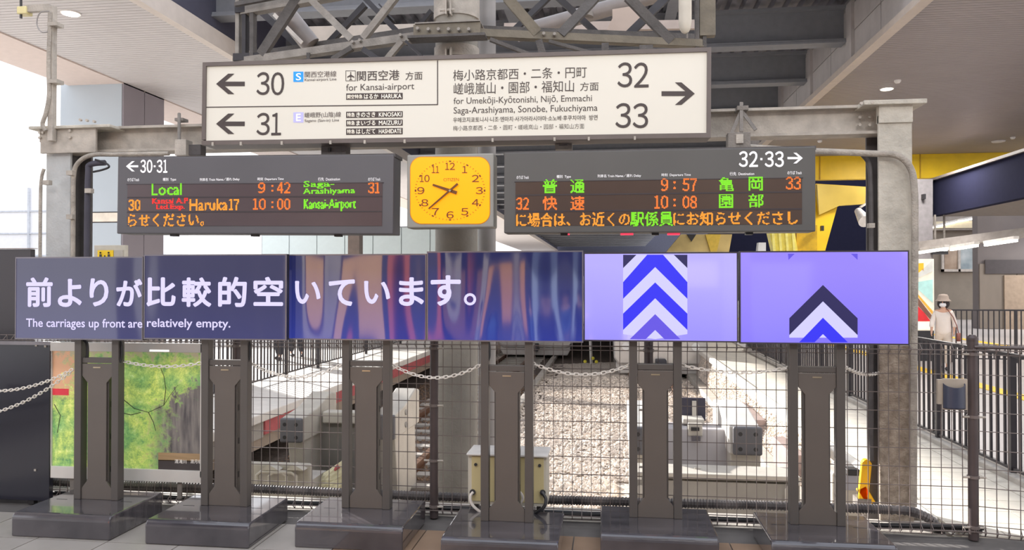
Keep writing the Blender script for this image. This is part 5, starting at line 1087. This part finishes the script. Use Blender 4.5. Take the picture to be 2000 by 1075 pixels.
# ============================================================ PEOPLE
def skin(name, joints, edges, m, parent, root=0, sub=2):
    me = bpy.data.meshes.new(name); me.from_pydata([j[:3] for j in joints], edges, []); o = bpy.data.objects.new(name, me); COL.objects.link(o); o.parent = parent
    s_ = o.modifiers.new('skin', 'SKIN'); 
    lay = me.skin_vertices[0].data if me.skin_vertices else None
    if lay is None:
        bm = bmesh.new(); bm.from_mesh(me); bm.verts.layers.skin.verify(); bm.to_mesh(me); bm.free(); lay = me.skin_vertices[0].data
    for i, j in enumerate(joints): r = j[3]; lay[i].radius = (r, j[4] if len(j) > 4 else r); lay[i].use_root = (i == root)
    sb = o.modifiers.new('sub', 'SUBSURF'); sb.levels = sb.render_levels = sub
    me.materials.append(m); o.modifiers['skin'].use_smooth_shade = True; return o
MSK = mat('skin', (214,170,146), .6, 0, .03)
def person(label, loc, height, face, top, trousers, hair, hat=None, mask=None, bag=None, stride=.16, shoes=(60,56,58), armout=.0, lean=0, group=None):
    r_ = thing('person', label, 'person', loc, group); r_.rotation_euler.z = face; k = height/1.65; r_.scale = (k,k,k)
    s = stride
    # body: pelvis, spine, neck, head, arms, legs as one surface (faces -Y)
    J = [(0,0,.90,.10,.08),(0,.0,1.08,.10,.075),(0,.0,1.27,.12,.08),(0,0,1.38,.06,.055),(0,-.01,1.43,.05,.05),(0,-.02,1.50,.075,.09),(0,-.02,1.585,.07,.085)]
    E = [(0,1),(1,2),(2,3),(3,4),(4,5),(5,6)]
    for sd in (-1,1):
        i = len(J); sw = .10*sd
        J += [(sd*.155,0,1.33,.05),(sd*(.21+armout),sw*.6+.0,1.10,.04),(sd*(.215+armout*1.4),sw*.8-.1,.90,.03),(sd*(.21+armout*1.4),sw-.14,.84,.028,.016)]
        E += [(2,i),(i,i+1),(i+1,i+2),(i+2,i+3)]
        for f in range(5):
            q = len(J); fx = (f-1.5)*.017 if f < 4 else -.03
            J += [(J[i+3][0]+sd*.004, J[i+3][1]+fx, .80 if f < 4 else .825, .0085),(J[i+3][0]-sd*.008, J[i+3][1]+fx*(1.05 if f<4 else 1.3)-.01, (.765-(.004*(2-abs(f-1.5)))) if f < 4 else .80, .007)]
            E += [(i+3,q),(q,q+1)]
        i = len(J); ly = s*sd
        J += [(sd*.085,0,.84,.07),(sd*.09,-.02-ly*.5,.48,.055),(sd*.09,.02-ly*1.1,.09,.036),(sd*.095,-.10-ly*1.1,.035,.034)]
        E += [(0,i),(i,i+1),(i+1,i+2),(i+2,i+3)]
    body = skin('body', J, E, MSK, r_)
    # jacket: torso + sleeves
    T_ = [(0,0,.74,.185,.14),(0,0,.90,.18,.14),(0,0,1.12,.155,.12),(0,0,1.27,.125,.10),(0,0,1.375,.07,.06)]; TE = [(0,1),(1,2),(2,3),(3,4)]
    for sd in (-1,1):
        i = len(T_); sw = .10*sd; T_ += [(sd*.155,0,1.30,.06),(sd*(.215+armout),sw*.6,1.09,.056),(sd*(.22+armout*1.4),sw*.8-.09,.95,.05)]; TE += [(3,i),(i,i+1),(i+1,i+2)]
    skin('jacket', T_, TE, top, r_)
    L_ = [(0,0,.98,.15,.12),(0,0,.86,.165,.13)]; LE0 = [(0,1)]; LE = [(0,1)]
    for sd in (-1,1):
        i = len(L_); ly = s*sd; L_ += [(sd*.09,0,.74,.10),(sd*.092,-.015-ly*.5,.48,.08),(sd*.092,.02-ly*1.1,.12,.062)]; LE += [(1,i),(i,i+1),(i+1,i+2)]
    skin('trousers', L_, LE, trousers, r_)
    msh = mat('shoe_%d' % shoes[0], shoes, .6)
    for sd in (-1,1):
        ly = s*sd; MBx = MB().ell((sd*.095,-.055-ly*1.1,.042), (.05,.13,.045), 12, 8); lo = MBx.build('shoe', msh, None, smooth=True); lo.parent = r_; lo.location = (sd*.095,-.055-ly*1.1,-.003)
    def part(nm, mb, m): 
        me = bpy.data.meshes.new(nm); me.from_pydata(mb.v, [], mb.f); me.materials.append(m); fixn(me); me.polygons.foreach_set('use_smooth', [True]*len(me.polygons)); o = bpy.data.objects.new(nm, me); COL.objects.link(o); o.parent = r_; return o
    hb = MB(); hb.ell((0,.015,1.575), (.095,.105,.11), 16, 10)
    if hair[0] == 'long': hb.ell((0,.03,1.49), (.128,.10,.125), 14, 8)
    part('hair', hb, mat('hair_%s' % hair[1], {'black':(44,38,40),'brown':(84,62,48)}[hair[1]], .5))
    part('eyes', MB().ell((-.032,-.112,1.545),(.014,.008,.008),8,6).ell((.032,-.112,1.545),(.014,.008,.008),8,6), M_BLACK)
    part('nose', MB().ell((0,-.118,1.52),(.013,.02,.022),8,6), MSK)
    part('mouth', MB().ell((0,-.108,1.478),(.024,.008,.006),8,6), mat('lips', (176,96,92), .5))
    for sd in (-1,1): part('ear', MB().ell((sd*.09,0,1.53),(.012,.025,.032),8,6), MSK)
    if hat: part('hat', MB().lathe([(.165,1.55),(.16,1.562),(.118,1.60),(.108,1.665),(.08,1.705),(.02,1.715)], (0,0,0), 20), hat)
    if mask: 
        part('sunglasses', MB().ell((-.036,-.122,1.53),(.036,.016,.02),10,6).ell((.036,-.122,1.53),(.036,.016,.02),10,6), M_BLACK)
        part('face_mask', MB().ell((0,-.088,1.468),(.07,.055,.055),14,8), mask)
    if bag: 
        part('bag', MB().box((.27,-.16,.66),(.34,.04,.84)), bag); part('bag_strap', MB().tube([(.30,-.05,.84),(.27,-.06,1.0),(.2,-.10,1.2),(.1,-.12,1.36),(.02,.05,1.40)],.01,6), bag)
    return r_
wp = G(1843,722,0)
pw = person('woman in white jacket, sun hat, sunglasses and face mask walking on the platform', tuple(wp), 1.72, math.radians(-28), mat('white_jacket', (236,226,218), .8, 0, .03), mat('cream_trousers', (216,204,192), .8), ('long','black'), mat('beige_hat', (176,160,148), .8), mat('white_mask', (240,240,244), .7), mat('brown_bag', (140,88,78), .5), stride=.15, armout=.0)
for i, (px, py, lab) in enumerate(((545,703,'left of two distant people in dark clothes on the sunny left platform'),(579,697,'right of two distant people in dark clothes on the sunny left platform'))):
    person(lab, tuple(G(px,py,0)), 1.68, math.radians(40*i), mat('dark_coat', (70,72,84), .8), mat('dark_trousers', (48,48,56), .8), ('short','black'), stride=.12, group='people on the left platform')
# people in the hall behind the viewpoint (seen mirrored in the dark screens)
hall = [(-2.3,-1.8,'person in a grey shirt standing in the hall, nearest the left pillar',(170,170,176)),(-1.3,-2.6,'person in a blue shirt walking in the hall',(70,110,170)),(-.6,-3.2,'person in a dark coat walking in the hall behind the others',(60,60,70)),(.5,-2.4,'person in a white top facing the departure boards',(230,228,224)),(1.1,-3.0,'person in a red top in the hall',(170,60,60))]
for x, y, lab, c_ in hall: person(lab, (x,y,0), 1.7, math.pi, mat('top_%d' % c_[0], c_, .8), mat('dark_trousers', (48,48,56)), ('short','black'), stride=.08, group='people in the hall behind')
# hall behind the viewpoint: back wall, with added glowing panes for the screens to mirror
struct(MB().box((-14,-9.3,0),(12,-9,Z0)).build('wall_rear', mat('rear_wall_grey', (84,84,96), .6, 0, .1, 1)))
for i, (x0,x1,z0,z1,rgb,es) in enumerate(((-9,-6.6,.3,2.8,(255,196,130),.9),(-5.6,-4.9,.2,3.4,(230,120,70),.8),(-4.6,-2.6,.6,2.4,(250,176,96),.7),(-1.5,-.9,.4,4,(190,210,240),.7),(.4,.9,.2,4,(200,214,240),.9),(1.6,2.8,1.9,2.6,(250,232,90),.8),(3.4,5.4,.4,2.6,(220,224,236),.5))):
    px_ = setroot('trim_glow_panel', ((x0+x1)/2,-9,0)); MB().box((x0,-9,z0),(x1,-8.96,z1)).build('lit_pane', mat('reflection_glow_%d' % i, rgb, .5, emit=rgb, es=es), px_); MB().box((x0-.06,-9.0,z0-.06),(x1+.06,-8.97,z0)).build('sill', M_STEEL_D, px_)
struct(MB().box((-14,-9,Z0),(12,-3.2,Z0+.3)).build('ceiling_rear', mat('rear_ceiling', (120,116,118), .7)))
for x in (-7.5,-3.0,2.9,7.0): struct(MB().box((x-.3,-6.3,0),(x+.3,-5.7,Z0)).build('hall_pillar', mat('pillar_cream', (206,196,184), .5)))
